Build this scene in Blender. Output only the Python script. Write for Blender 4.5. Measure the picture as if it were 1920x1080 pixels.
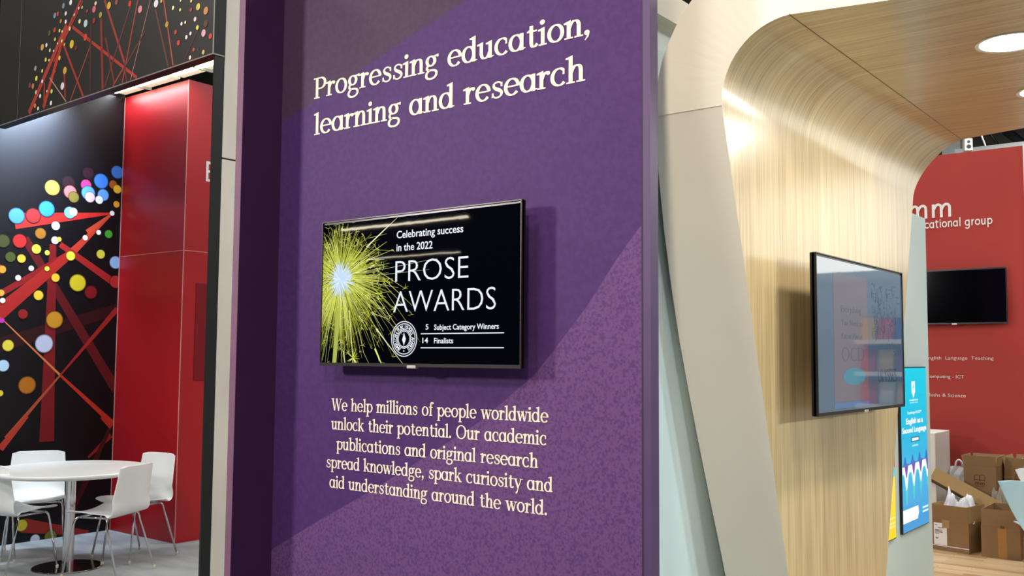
import bpy, math, random
import numpy as np
from mathutils import Vector, Matrix, Euler

for o in list(bpy.data.objects):
    bpy.data.objects.remove(o, do_unlink=True)
S = bpy.context.scene
COL = S.collection
random.seed(7)

# ------------------------------------------------------------------ camera
F, PITCH, ROLL, TH = 1822.9, 0.0713, 0.0070, 0.9099          # focal length in pixels of a 1920x1080 frame, angles
CAM = np.array([0.0, 0.0, 1.6])
_fw = np.array([0, math.cos(PITCH), math.sin(PITCH)])
_x0 = np.array([1.0, 0, 0])
_u0 = np.cross(_x0, _fw)
_xr = math.cos(ROLL) * _x0 + math.sin(ROLL) * _u0
_up = -math.sin(ROLL) * _x0 + math.cos(ROLL) * _u0
_W = np.array([[math.sin(TH), -math.cos(TH), 0], [math.cos(TH), math.sin(TH), 0], [0, 0, 1.0]])
RX, FW, UP = _W @ _xr, _W @ _fw, _W @ _up
cd = bpy.data.cameras.new('camera')
cam = bpy.data.objects.new('camera', cd)
COL.objects.link(cam)
cd.sensor_fit = 'HORIZONTAL'
cd.sensor_width = 36.0
cd.lens = 36.0 * F / 1920.0
cd.clip_start = 0.05
cd.clip_end = 200
cam.matrix_world = Matrix(((RX[0], UP[0], -FW[0], CAM[0]), (RX[1], UP[1], -FW[1], CAM[1]), (RX[2], UP[2], -FW[2], CAM[2]), (0, 0, 0, 1)))
S.camera = cam

# ------------------------------------------------------------------ view, world, hall light
S.view_settings.view_transform = 'Standard'
S.view_settings.look = 'None'
S.view_settings.gamma = 1.0
S.view_settings.exposure = 0.0
S.view_settings.use_curve_mapping = False
wd = bpy.data.worlds.new('hall_air')
S.world = wd
wd.use_nodes = True
wd.node_tree.nodes['Background'].inputs[0].default_value = (0.84, 0.92, 1.0, 1)
wd.node_tree.nodes['Background'].inputs[1].default_value = 0.17


def area(name, loc, target, size, power, color, spread=math.pi):
    l = bpy.data.lights.new(name, 'AREA')
    l.shape = 'DISK'
    l.size = size
    l.energy = power
    l.color = color
    l.spread = spread
    o = bpy.data.objects.new(name, l)
    COL.objects.link(o)
    o.location = loc
    d = Vector(target) - Vector(loc)
    o.rotation_euler = d.to_track_quat('-Z', 'Y').to_euler()
    return o


for i, (x, y) in enumerate([(-9, -5), (-3, -5), (4, -5), (-9, 1.0), (-3, -1), (3, 0.5), (4, 6), (-3, 9.2), (-8, 8.5), (1, 11)]):
    area('hall_lamp', (x, y, 7.4), (x, y, 0), 1.4, 225, (1.0, 0.98, 0.94))
area('stand_or_fill_spot', (-6.2, -1.2, 3.4), (-2.6, 2.8, 1.7), 0.55, 80, (1.0, 0.92, 0.92), 1.9)      # clamp spot on the neighbouring stand
area('stand_or_fill_spot', (0.2, -1.6, 5.2), (-1.4, 3.1, 2.7), 0.6, 28, (1.0, 0.87, 0.70), 1.0)  # added warm fill to brighten the upper portal fascia, no known lamp there
for y in (4.3, 5.1):
    area('opposite_stand_spot', (3.6, y, 2.5), (-1.8, 3.6, 1.2), 0.25, 14, (0.86, 0.96, 1.0), 1.5)


for x, y in ((-7, 19), (-3, 22)):
    area('hall_lamp', (x, y, 7.6), (x, y, 0), 1.4, 420, (1.0, 0.96, 0.90))


# ------------------------------------------------------------------ helpers
def lin(c):
    if isinstance(c, str):
        c = [int(c[i:i + 2], 16) for i in (1, 3, 5)]
    return tuple(((v / 255) / 12.92 if v / 255 <= 0.04045 else ((v / 255 + 0.055) / 1.055) ** 2.4) for v in c)


def ray(px, py):
    return FW + (px - 960) / F * RX - (py - 540) / F * UP


class Plane:
    """a flat face in the place: origin o, in-plane axes u and v, normal u x v"""
    def __init__(s, o, u, v):
        s.o, s.u, s.v = (np.array(a, float) for a in (o, u, v))
        s.n = np.cross(s.u, s.v)

    def P(s, a, b, off=0.0):
        return tuple(s.o + s.u * a + s.v * b + s.n * off)

    def uv(s, px, py):
        d = ray(px, py)
        p = CAM + d * (((s.o - CAM) @ s.n) / (d @ s.n))
        return ((p - s.o) @ s.u, (p - s.o) @ s.v)


class MB:
    def __init__(s):
        s.v, s.f, s.m, s.c, s.uv = [], [], [], [], {}

    def vert(s, p, c=(1, 1, 1)):
        s.v.append(tuple(float(a) for a in p))
        s.c.append(tuple(c))
        return len(s.v) - 1

    def poly(s, pts, mi=0, c=(1, 1, 1), uv=None):
        ids = [s.vert(p, c) for p in pts]
        s.f.append(ids)
        s.m.append(mi)
        if uv:
            for i, q in zip(ids, uv):
                s.uv[i] = q
        return s

    def box(s, x0, x1, y0, y1, z0, z1, mi=0, M=None, c=(1, 1, 1)):
        p = [(x0, y0, z0), (x1, y0, z0), (x1, y1, z0), (x0, y1, z0), (x0, y0, z1), (x1, y0, z1), (x1, y1, z1), (x0, y1, z1)]
        if M is not None:
            p = [tuple(M @ Vector(q)) for q in p]
        b = len(s.v)
        for q in p:
            s.vert(q, c)
        for q in ((0, 3, 2, 1), (4, 5, 6, 7), (0, 1, 5, 4), (1, 2, 6, 5), (2, 3, 7, 6), (3, 0, 4, 7)):
            s.f.append([b + i for i in q])
            s.m.append(mi)
        return s

    def tube(s, path, r, n=10, mi=0, cap=True):
        pts = [Vector(p) for p in path]
        rs = r if isinstance(r, (list, tuple)) else [r] * len(pts)
        rings = []
        ref = None
        for i, p in enumerate(pts):
            d = (pts[min(i + 1, len(pts) - 1)] - pts[max(i - 1, 0)]).normalized()
            if ref is None:
                ref = Vector((0, 0, 1)) if abs(d.z) < 0.9 else Vector((1, 0, 0))
            a = d.cross(ref).normalized()
            b = a.cross(d).normalized()
            ref = b
            rings.append([s.vert(p + (a * math.cos(2 * math.pi * k / n) + b * math.sin(2 * math.pi * k / n)) * rs[i]) for k in range(n)])
        for A, B in zip(rings, rings[1:]):
            for k in range(n):
                s.f.append([A[k], B[k], B[(k + 1) % n], A[(k + 1) % n]])
                s.m.append(mi)
        if cap:
            s.f.append(list(rings[0]))
            s.m.append(mi)
            s.f.append(list(reversed(rings[-1])))
            s.m.append(mi)
        return s

    def lathe(s, prof, cx=0, cy=0, n=48, mi=0):
        rings = []
        for r, z in prof:
            rings.append([s.vert((cx + r * math.cos(2 * math.pi * k / n), cy + r * math.sin(2 * math.pi * k / n), z)) for k in range(n)])
        for A, B in zip(rings, rings[1:]):
            for k in range(n):
                s.f.append([A[k], A[(k + 1) % n], B[(k + 1) % n], B[k]])
                s.m.append(mi)
        s.f.append(list(reversed(rings[0])))
        s.m.append(mi)
        s.f.append(list(rings[-1]))
        s.m.append(mi)
        return s

    def quads2d(s, quads, pl, off=0.001, mi=0, c=(1, 1, 1), stagger=0):
        for qi, q in enumerate(quads):
            a = 0
            for (x1, y1), (x2, y2) in zip(q, q[1:] + q[:1]):
                a += x1 * y2 - x2 * y1
            if a < 0:
                q = q[::-1]
            s.poly([pl.P(x, y, off + 2e-5 * (qi % 40) * stagger) for x, y in q], mi, c)
        return s

    def disc2d(s, pl, u, v, r, off=0.001, c=(1, 1, 1), edge=None, n=24, mi=0, ru=None, soft=0.8):
        ru = ru or r
        edge = edge if edge is not None else c
        ce = s.vert(pl.P(u, v, off), c)
        R1 = [s.vert(pl.P(u + ru * soft * math.cos(2 * math.pi * k / n), v + r * soft * math.sin(2 * math.pi * k / n), off), c) for k in range(n)]
        R2 = [s.vert(pl.P(u + ru * math.cos(2 * math.pi * k / n), v + r * math.sin(2 * math.pi * k / n), off), edge) for k in range(n)]
        for k in range(n):
            j = (k + 1) % n
            s.f.append([ce, R1[k], R1[j]])
            s.m.append(mi)
            s.f.append([R1[k], R2[k], R2[j], R1[j]])
            s.m.append(mi)
        return s

    def mesh(s, name, mats, smooth=False):
        me = bpy.data.meshes.new(name)
        me.from_pydata(s.v, [], s.f)
        for m in (mats if isinstance(mats, (list, tuple)) else [mats]):
            me.materials.append(m)
        me.polygons.foreach_set('material_index', s.m)
        if smooth:
            me.polygons.foreach_set('use_smooth', [True] * len(s.f))
        at = me.color_attributes.new('Col', 'FLOAT_COLOR', 'POINT')
        at.data.foreach_set('color', [w for c in s.c for w in (c[0], c[1], c[2], 1.0)])
        if s.uv:
            l = me.uv_layers.new(name='UVMap')
            for lp in me.loops:
                l.data[lp.index].uv = s.uv.get(lp.vertex_index, (0, 0))
        me.update()
        return me

    def build(s, name, mats, parent=None, smooth=False, bevel=0.0, seg=2, loc=None, auto=None):
        o = bpy.data.objects.new(name, s.mesh(name, mats, smooth or bool(auto)))
        COL.objects.link(o)
        if parent is not None:
            o.parent = parent
        if loc is not None:
            o.location = loc
        if bevel:
            b = o.modifiers.new('bevel', 'BEVEL')
            b.width = bevel
            b.segments = seg
            b.limit_method = 'ANGLE'
            b.angle_limit = math.radians(40)
        if auto:
            o.data.set_sharp_from_angle(angle=math.radians(auto))
        return o


def tag(o, label, cat, group=None, kind=None):
    o['label'] = label
    o['category'] = cat
    if group:
        o['group'] = group
    if kind:
        o['kind'] = kind
    return o


def empty(name, loc=(0, 0, 0), rz=0.0, label=None, cat=None, group=None):
    o = bpy.data.objects.new(name, None)
    o.empty_display_size = 0.1
    COL.objects.link(o)
    o.location = loc
    o.rotation_euler = (0, 0, rz)
    if label:
        tag(o, label, cat, group)
    return o


def structure(name, mb, mats, label, **k):
    o = mb.build(name, mats, **k)
    o['kind'] = 'structure'
    o['label'] = label
    return o


def copy_tree(o, parent=None):
    c = o.copy()
    COL.objects.link(c)
    if parent is not None:
        c.parent = parent
        c.matrix_parent_inverse = o.matrix_parent_inverse.copy()
    for ch in list(o.children):
        copy_tree(ch, c)
    return c


# ------------------------------------------------------------------ materials
def mat(name, col, rough=0.5, metal=0.0, spec=0.5, noise=0.0, nscale=(8, 8, 8), bump=0.0, bscale=60.0, emit=None, estr=1.0, coat=0.0, ior=None, attr=False, attr_emit=False, trans=0.0):
    m = bpy.data.materials.new(name)
    m.use_nodes = True
    nt = m.node_tree
    b = nt.nodes['Principled BSDF']
    c = lin(col)
    b.inputs['Base Color'].default_value = (*c, 1)
    b.inputs['Roughness'].default_value = rough
    b.inputs['Metallic'].default_value = metal
    b.inputs['Specular IOR Level'].default_value = spec
    b.inputs['Coat Weight'].default_value = coat
    if ior:
        b.inputs['IOR'].default_value = ior
    if trans:
        b.inputs['Transmission Weight'].default_value = trans
    if emit:
        b.inputs['Emission Color'].default_value = (*lin(emit), 1)
        b.inputs['Emission Strength'].default_value = estr
    if attr or attr_emit:
        a = nt.nodes.new('ShaderNodeAttribute')
        a.attribute_name = 'Col'
        nt.links.new(a.outputs['Color'], b.inputs['Emission Color' if attr_emit else 'Base Color'])
        if attr_emit:
            b.inputs['Emission Strength'].default_value = estr
    if noise or bump:
        tc = nt.nodes.new('ShaderNodeTexCoord')
        mp = nt.nodes.new('ShaderNodeMapping')
        mp.inputs['Scale'].default_value = nscale
        nt.links.new(tc.outputs['Object'], mp.inputs[0])
    if noise and not attr:
        n = nt.nodes.new('ShaderNodeTexNoise')
        n.inputs['Scale'].default_value = 1.0
        n.inputs['Detail'].default_value = 5
        nt.links.new(mp.outputs[0], n.inputs['Vector'])
        r = nt.nodes.new('ShaderNodeValToRGB')
        r.color_ramp.elements[0].position = 0.3
        r.color_ramp.elements[1].position = 0.7
        r.color_ramp.elements[0].color = (*[w * (1 - noise) for w in c], 1)
        r.color_ramp.elements[1].color = (*[min(1, w * (1 + noise)) for w in c], 1)
        nt.links.new(n.outputs['Fac'], r.inputs[0])
        nt.links.new(r.outputs[0], b.inputs['Base Color'])
    if bump:
        n2 = nt.nodes.new('ShaderNodeTexNoise')
        n2.inputs['Scale'].default_value = bscale
        n2.inputs['Detail'].default_value = 3
        nt.links.new(tc.outputs['Object'], n2.inputs['Vector'])
        bp = nt.nodes.new('ShaderNodeBump')
        bp.inputs['Strength'].default_value = bump
        bp.inputs['Distance'].default_value = 0.01
        nt.links.new(n2.outputs['Fac'], bp.inputs['Height'])
        nt.links.new(bp.outputs[0], b.inputs['Normal'])
    return m


def wood_mat(name, dark, light, rough, along=1.6, across=70.0, uv=True, coat=0.7):
    """fine straight grain: streaks stretched along v"""
    m = bpy.data.materials.new(name)
    m.use_nodes = True
    nt = m.node_tree
    b = nt.nodes['Principled BSDF']
    tc = nt.nodes.new('ShaderNodeTexCoord')
    acc = None
    for k, (sc, al, w) in enumerate(((across, along, 0.55), (across * 3.1, along * 2.0, 0.3), (across * 0.22, along * 0.35, 0.35))):
        mp = nt.nodes.new('ShaderNodeMapping')
        mp.inputs['Scale'].default_value = (sc, al, 1)
        nt.links.new(tc.outputs['UV' if uv else 'Object'], mp.inputs[0])
        n = nt.nodes.new('ShaderNodeTexNoise')
        n.inputs['Scale'].default_value = 1.0
        n.inputs['Detail'].default_value = 4
        n.inputs['Distortion'].default_value = 0.15
        nt.links.new(mp.outputs[0], n.inputs['Vector'])
        mu = nt.nodes.new('ShaderNodeMath')
        mu.operation = 'MULTIPLY'
        mu.inputs[1].default_value = w
        nt.links.new(n.outputs['Fac'], mu.inputs[0])
        if acc is None:
            acc = mu
        else:
            ad = nt.nodes.new('ShaderNodeMath')
            ad.operation = 'ADD'
            nt.links.new(acc.outputs[0], ad.inputs[0])
            nt.links.new(mu.outputs[0], ad.inputs[1])
            acc = ad
    r = nt.nodes.new('ShaderNodeValToRGB')
    r.color_ramp.elements[0].position = 0.42
    r.color_ramp.elements[1].position = 0.78
    r.color_ramp.elements[0].color = (*lin(dark), 1)
    r.color_ramp.elements[1].color = (*lin(light), 1)
    nt.links.new(acc.outputs[0], r.inputs[0])
    nt.links.new(r.outputs[0], b.inputs['Base Color'])
    b.inputs['Roughness'].default_value = rough
    b.inputs['Coat Weight'].default_value = coat
    b.inputs['Coat Roughness'].default_value = 0.2
    return m


def plank_mat(name):
    m = bpy.data.materials.new(name)
    m.use_nodes = True
    nt = m.node_tree
    b = nt.nodes['Principled BSDF']
    tc = nt.nodes.new('ShaderNodeTexCoord')
    br = nt.nodes.new('ShaderNodeTexBrick')
    br.offset = 0.37
    br.inputs['Scale'].default_value = 1.0
    br.inputs['Brick Width'].default_value = 0.62
    br.inputs['Row Height'].default_value = 0.062
    br.inputs['Mortar Size'].default_value = 0.0012
    br.inputs['Color1'].default_value = (*lin('#b58d63'), 1)
    br.inputs['Color2'].default_value = (*lin('#e0c49a'), 1)
    br.inputs['Mortar'].default_value = (*lin('#6b4c30'), 1)
    nt.links.new(tc.outputs['Object'], br.inputs['Vector'])
    mp = nt.nodes.new('ShaderNodeMapping')
    mp.inputs['Scale'].default_value = (3, 60, 1)
    nt.links.new(tc.outputs['Object'], mp.inputs[0])
    n = nt.nodes.new('ShaderNodeTexNoise')
    n.inputs['Scale'].default_value = 1
    n.inputs['Detail'].default_value = 4
    nt.links.new(mp.outputs[0], n.inputs['Vector'])
    mx = nt.nodes.new('ShaderNodeMix')
    mx.data_type = 'RGBA'
    mx.blend_type = 'MULTIPLY'
    mx.inputs[0].default_value = 0.35
    nt.links.new(br.outputs['Color'], mx.inputs[6])
    nt.links.new(n.outputs['Color'], mx.inputs[7])
    nt.links.new(mx.outputs[2], b.inputs['Base Color'])
    b.inputs['Roughness'].default_value = 0.4
    return m


def speckle_mat(name, base, dark, scale, lo, hi):
    """printed stipple: small darker flecks over a plain ink"""
    m = bpy.data.materials.new(name)
    m.use_nodes = True
    nt = m.node_tree
    b = nt.nodes['Principled BSDF']
    tc = nt.nodes.new('ShaderNodeTexCoord')
    n = nt.nodes.new('ShaderNodeTexNoise')
    n.inputs['Scale'].default_value = scale
    n.inputs['Detail'].default_value = 2
    nt.links.new(tc.outputs['Object'], n.inputs['Vector'])
    r = nt.nodes.new('ShaderNodeValToRGB')
    r.color_ramp.elements[0].position = lo
    r.color_ramp.elements[1].position = hi
    r.color_ramp.elements[0].color = (*lin(dark), 1)
    r.color_ramp.elements[1].color = (*lin(base), 1)
    nt.links.new(n.outputs['Fac'], r.inputs[0])
    nt.links.new(r.outputs[0], b.inputs['Base Color'])
    b.inputs['Roughness'].default_value = 0.55
    b.inputs['Specular IOR Level'].default_value = 0.12
    return m


M = {}
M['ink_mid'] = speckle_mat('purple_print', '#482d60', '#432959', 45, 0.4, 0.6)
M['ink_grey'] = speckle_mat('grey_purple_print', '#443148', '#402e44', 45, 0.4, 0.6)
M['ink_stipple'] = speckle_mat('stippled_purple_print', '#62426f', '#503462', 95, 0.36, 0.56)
M['fin'] = mat('dark_plum_fabric', '#3c1f42', 0.6, spec=0.15, noise=0.06)
M['fin_edge'] = mat('plum_edge', '#6e4e62', 0.6, spec=0.2, noise=0.05)
M['end_purple'] = mat('purple_edge', '#483259', 0.5, noise=0.06)
M['groove'] = mat('groove_dark_plum', '#2c1230', 0.7, noise=0.05)
M['letters'] = mat('cream_vinyl', '#e2d4be', 0.6, spec=0.2, noise=0.02)
M['cream'] = mat('cream_laminate', '#dad4c6', 0.45, noise=0.02, nscale=(3, 3, 3))
M['blue'] = mat('pale_blue_paint', '#cfe0de', 0.6, noise=0.02, nscale=(3, 3, 3))
M['beam'] = mat('ivory_beam_paint', '#e3dccb', 0.5, noise=0.02)
M['recess'] = mat('white_recess_paint', '#d9e0de', 0.5, noise=0.03)
M['wood'] = wood_mat('oak_veneer', '#a2875a', '#d7c090', 0.36)
M['seam'] = mat('veneer_joint', '#7e623c', 0.6, noise=0.1)
M['red'] = mat('red_gloss_laminate', '#a81820', 0.4, spec=0.45, noise=0.03, nscale=(2, 2, 2))
M['red_joint'] = mat('pale_joint_line', '#c98f86', 0.5, noise=0.1)
M['dark_red'] = mat('dark_red_panel', '#7c1018', 0.3, noise=0.03)
M['red_wall'] = mat('matt_red_fabric', '#a8342c', 0.75, noise=0.04, nscale=(2, 2, 2))
M['white'] = mat('white_paint', '#e6e4de', 0.4, noise=0.02)
M['white_panel'] = mat('warm_white_panel', '#ebe5d8', 0.45, noise=0.04, nscale=(6, 6, 2))
M['black'] = mat('black_cladding', '#171a1b', 0.4, noise=0.1)
M['silver'] = mat('silver_edge', '#c9c5bd', 0.3, metal=0.6, noise=0.05)
M['mural'] = mat('printed_mural', '#0a0a10', 0.45, spec=0.3, attr=True)
M['banner'] = mat('printed_banner', '#2c2b29', 0.5, attr=True)
M['tv_black'] = mat('tv_black_plastic', '#14120f', 0.3, noise=0.1)
M['bezel'] = mat('dark_bezel', '#2a2622', 0.35, metal=0.4, noise=0.05)
M['tv_edge'] = mat('tv_brushed_edge', '#8c8880', 0.35, metal=0.7, noise=0.05)
M['tv_glass'] = mat('dark_screen_glass', '#030306', 0.06, spec=0.5, noise=0.05)
M['screen'] = mat('lit_screen', '#020204', 0.022, spec=0.5, attr_emit=True, estr=1.0, bump=0.012, bscale=4.0)
M['screen_wash'] = mat('lit_screen_reflective', '#1c2a36', 0.04, spec=1.0, attr_emit=True, estr=1.0, ior=2.3, bump=0.035, bscale=3.0)
M['poster_light'] = mat('lit_poster_screen', '#101010', 0.25, attr_emit=True, estr=1.0)
M['chair'] = mat('white_polypropylene', '#f2f4f2', 0.32, noise=0.01)
M['chair_blue'] = mat('pale_blue_polypropylene', '#c2eaff', 0.35, noise=0.01)
M['chrome'] = mat('chrome', '#d8d8d8', 0.12, metal=1.0, noise=0.02)
M['foot'] = mat('clear_foot', '#cfc8b4', 0.4, noise=0.05)
M['table'] = mat('white_table_laminate', '#eef0ee', 0.28, noise=0.01)
M['carpet'] = mat('grey_carpet', '#9a9ea0', 0.95, spec=0.1, noise=0.22, nscale=(1.6, 5, 1), bump=0.3, bscale=400)
M['planks'] = plank_mat('laminate_planks')
M['card'] = mat('brown_cardboard', '#8c6f4e', 0.8, spec=0.2, noise=0.06, nscale=(5, 5, 5))
M['card_in'] = mat('pale_cardboard', '#a88a5e', 0.8, spec=0.2, noise=0.05, nscale=(5, 5, 5))
M['card_old'] = mat('olive_cardboard', '#5f5239', 0.85, spec=0.2, noise=0.06, nscale=(5, 5, 5))
M['tape'] = mat('amber_tape', '#a5783a', 0.3, noise=0.05)
M['paper'] = mat('white_paper', '#e8e8e6', 0.7, noise=0.03)
M['bag'] = mat('white_plastic_bag', '#dcdde2', 0.4, noise=0.05)
M['kraft'] = mat('grey_kraft_paper', '#a19a88', 0.8, noise=0.12, nscale=(20, 20, 20))
M['print_dark'] = mat('label_print', '#4c4c50', 0.7, noise=0.1)
M['logo_red'] = mat('brown_red_print', '#5e150e', 0.7, noise=0.05)
M['lamp'] = mat('lamp_diffuser', '#ffffff', 0.4, emit='#fff6e0', estr=14.0)
M['hall_tube'] = mat('hall_tube_diffuser', '#ffffff', 0.4, emit='#fff0d4', estr=16.0)
M['tube'] = mat('strip_diffuser', '#ffffff', 0.4, emit='#fbf7dc', estr=9.0)
M['reflector'] = mat('strip_reflector', '#efe9d2', 0.35, emit='#f2ecc8', estr=0.55)
M['grey_metal'] = mat('grey_painted_steel', '#9aa0a2', 0.45, noise=0.08)
M['hall_roof'] = mat('grey_hall_roof', '#3c3a3a', 0.85, noise=0.2, nscale=(0.5, 0.5, 0.5))
M['hall_dark'] = mat('dark_hall_steel', '#15171f', 0.8, noise=0.1)
M['hall_far'] = mat('hall_far_cladding', '#74706a', 0.8, noise=0.18, nscale=(0.3, 0.3, 0.6))
M['glow_canopy'] = mat('canopy_added_glow', '#f4f6f2', 0.5, emit='#f6f8f2', estr=1.6)  # emission added to the white canopy so its mirror image reads bright
M['bluegrey'] = mat('blue_grey_stand_wall', '#a6b4be', 0.6, noise=0.03)

# ------------------------------------------------------------------ lettering: pen-stroke alphabet
def bez(p0, p1, p2, p3, n=10):
    return [tuple((1 - t) ** 3 * a + 3 * (1 - t) ** 2 * t * b + 3 * (1 - t) * t * t * c + t ** 3 * d for a, b, c, d in zip(p0, p1, p2, p3)) for t in [i / n for i in range(n + 1)]]


def ellp(cx, cy, rx, ry, a0=0, a1=360, n=28):
    return [(cx + rx * math.cos(math.radians(a0 + (a1 - a0) * i / n)), cy + ry * math.sin(math.radians(a0 + (a1 - a0) * i / n))) for i in range(n + 1)]


def spline(pts, n=6):
    out = []
    P = [pts[0]] + list(pts) + [pts[-1]]
    for i in range(1, len(P) - 2):
        for k in range(n):
            t = k / n
            out.append(tuple(0.5 * ((2 * P[i][j]) + (-P[i - 1][j] + P[i + 1][j]) * t + (2 * P[i - 1][j] - 5 * P[i][j] + 4 * P[i + 1][j] - P[i + 2][j]) * t * t + (-P[i - 1][j] + 3 * P[i][j] - 3 * P[i + 1][j] + P[i + 2][j]) * t ** 3) for j in (0, 1)))
    out.append(tuple(pts[-1]))
    return out


def ribbon(path, thick, thin=None, widths=None, closed=False):
    q = []
    n = len(path)
    L = []
    for i in range(n):
        if closed:
            a, b = path[(i - 1) % (n - 1)], path[(i + 1) % (n - 1)]
        else:
            a, b = path[max(i - 1, 0)], path[min(i + 1, n - 1)]
        dx, dy = b[0] - a[0], b[1] - a[1]
        l = math.hypot(dx, dy) or 1e-9
        dx, dy = dx / l, dy / l
        w = widths[i] if widths else (thick if thin is None else thin + (thick - thin) * abs(dy) ** 1.3)
        L.append(((path[i][0] - dy * w / 2, path[i][1] + dx * w / 2), (path[i][0] + dy * w / 2, path[i][1] - dx * w / 2)))
    for A, B in zip(L, L[1:]):
        q.append([A[0], A[1], B[1], B[0]])
    return q


def dotq(cx, cy, r, n=14):
    p = ellp(cx, cy, r, r, 0, 360, n)
    return [[(cx, cy), p[i], p[i + 1]] for i in range(n)]


class Pen:
    def __init__(s, thick, thin, serif=True):
        s.S, s.t, s.serif = thick, thin, serif

    def stem(s, x, y0, y1, flag=True, foot=True):
        h = s.S / 2
        q = [[(x - h, y0), (x + h, y0), (x + h, y1), (x - h, y1)]]
        if s.serif and flag:
            q.append([(x - h - 0.17, y1 - 0.15), (x - h, y1 - 0.16), (x + h, y1), (x + h, y1 + 0.05), (x - h - 0.17, y1 - 0.06)])
        if s.serif and foot:
            q.append([(x - h - 0.13, y0), (x + h + 0.13, y0), (x + h + 0.13, y0 + 0.085), (x - h - 0.13, y0 + 0.085)])
        return q

    def cap(s, x, y, w=0.26):
        return [[(x - w, y), (x + w, y), (x + w, y + 0.085), (x - w, y + 0.085)]] if s.serif else []

    def rb(s, path, closed=False):
        return ribbon(path, s.S, s.t, closed=closed)

    def bowl(s, cx):
        return s.rb(ellp(cx, 0.5, 0.35, 0.5 - s.t / 2 + 0.01), closed=True)

    def arch(s, x0, x1):
        q = s.rb(bez((x0 + 0.03, 0.60), (x0 + 0.1, 0.86), (x0 + 0.24, 0.96), (x0 + (x1 - x0) * 0.58, 0.96)) + bez((x0 + (x1 - x0) * 0.58, 0.96), (x1 - 0.07, 0.96), (x1, 0.86), (x1, 0.62))[1:])
        return q + s.stem(x1, 0, 0.64, flag=False)

    def glyph(s, ch):
        S_, t, st, rb = s.S, s.t, s.stem, s.rb
        if ch == ' ':
            return [], 0.6
        if ch == 'o':
            return rb(ellp(0.5, 0.5, 0.38, 0.5 - t / 2 + 0.02), True), 1.0
        if ch == 'c':
            q = rb(ellp(0.5, 0.5, 0.38, 0.5 - t / 2 + 0.02, 42 if not s.serif else 52, 318))
            if s.serif:
                q += [[(0.68, 0.62), (0.8, 0.62), (0.8, 0.93), (0.7, 0.86)]]
            return q, 0.9
        if ch == 'e':
            return rb(ellp(0.5, 0.5, 0.38, 0.5 - t / 2 + 0.02, 2, 322)) + [[(0.14, 0.5), (0.9, 0.5), (0.9, 0.5 + t), (0.14, 0.5 + t)]], 0.97
        if ch == 'n':
            return st(0.24, 0, 1.0) + s.arch(0.24, 0.8), 1.05
        if ch == 'm':
            return st(0.24, 0, 1.0) + s.arch(0.24, 0.76) + s.arch(0.76, 1.3), 1.55
        if ch == 'h':
            return st(0.24, 0, 1.52) + s.arch(0.24, 0.8), 1.05
        if ch == 'u':
            return st(0.24, 0.36, 1.0, foot=False) + rb(bez((0.24, 0.4), (0.24, 0.12), (0.34, 0.04), (0.46, 0.04)) + bez((0.46, 0.04), (0.62, 0.04), (0.72, 0.18), (0.78, 0.4))[1:]) + st(0.8, 0, 1.0, foot=False) + ([[(0.8, 0), (1.04, 0.06), (1.04, 0.12), (0.8, 0.1)]] if s.serif else []), 1.06
        if ch == 'r':
            return st(0.24, 0, 1.0) + rb(bez((0.27, 0.58), (0.34, 0.84), (0.44, 0.94), (0.60, 0.93))) + (dotq(0.62, 0.86, 0.115) if s.serif else []), 0.74
        if ch == 'i':
            return st(0.25, 0, 1.0) + (dotq(0.23, 1.34, 0.15) if s.serif else [[(0.25 - S_ / 2, 1.18), (0.25 + S_ / 2, 1.18), (0.25 + S_ / 2, 1.18 + S_), (0.25 - S_ / 2, 1.18 + S_)]]), 0.5
        if ch == 'l':
            return st(0.25, 0, 1.52), 0.5
        if ch == 'a':
            return s.bowl(0.45) + st(0.8, 0.0, 1.0, flag=False, foot=False) + ([[(0.7, 0), (1.03, 0.07), (1.03, 0.13), (0.7, 0.13)]] if s.serif else []), 1.03
        if ch == 'd':
            return s.bowl(0.45) + st(0.8, 0.0, 1.52, foot=False) + ([[(0.7, 0), (1.03, 0.05), (1.03, 0.11), (0.7, 0.13)]] if s.serif else []), 1.05
        if ch == 'b':
            return st(0.24, 0.0, 1.52, foot=False) + s.bowl(0.59), 1.03
        if ch == 'p':
            return st(0.24, -0.5, 1.0) + s.bowl(0.59), 1.04
        if ch == 'g':
            if not s.serif:
                return s.bowl(0.45) + st(0.8, -0.1, 1.0) + rb(bez((0.8, 0.0), (0.8, -0.36), (0.6, -0.44), (0.45, -0.44)) + bez((0.45, -0.44), (0.3, -0.44), (0.18, -0.36), (0.14, -0.24))[1:]), 1.05
            return (rb(ellp(0.44, 0.66, 0.27, 0.30), True) + rb([(0.62, 0.86), (0.74, 0.95), (0.95, 0.97)]) + [[(0.84, 0.86), (0.97, 0.86), (0.97, 1.04), (0.84, 1.02)]]
                    + ribbon(bez((0.3, 0.42), (0.1, 0.3), (0.12, 0.1), (0.36, 0.08)) + bez((0.36, 0.08), (0.6, 0.07), (0.84, 0.06), (0.84, -0.16))[1:] + bez((0.84, -0.16), (0.84, -0.38), (0.62, -0.46), (0.45, -0.46))[1:]
                             + bez((0.45, -0.46), (0.24, -0.46), (0.1, -0.36), (0.12, -0.2))[1:] + bez((0.12, -0.2), (0.13, -0.06), (0.22, 0.02), (0.36, 0.08))[1:], 0.17, 0.12)), 0.98
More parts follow.
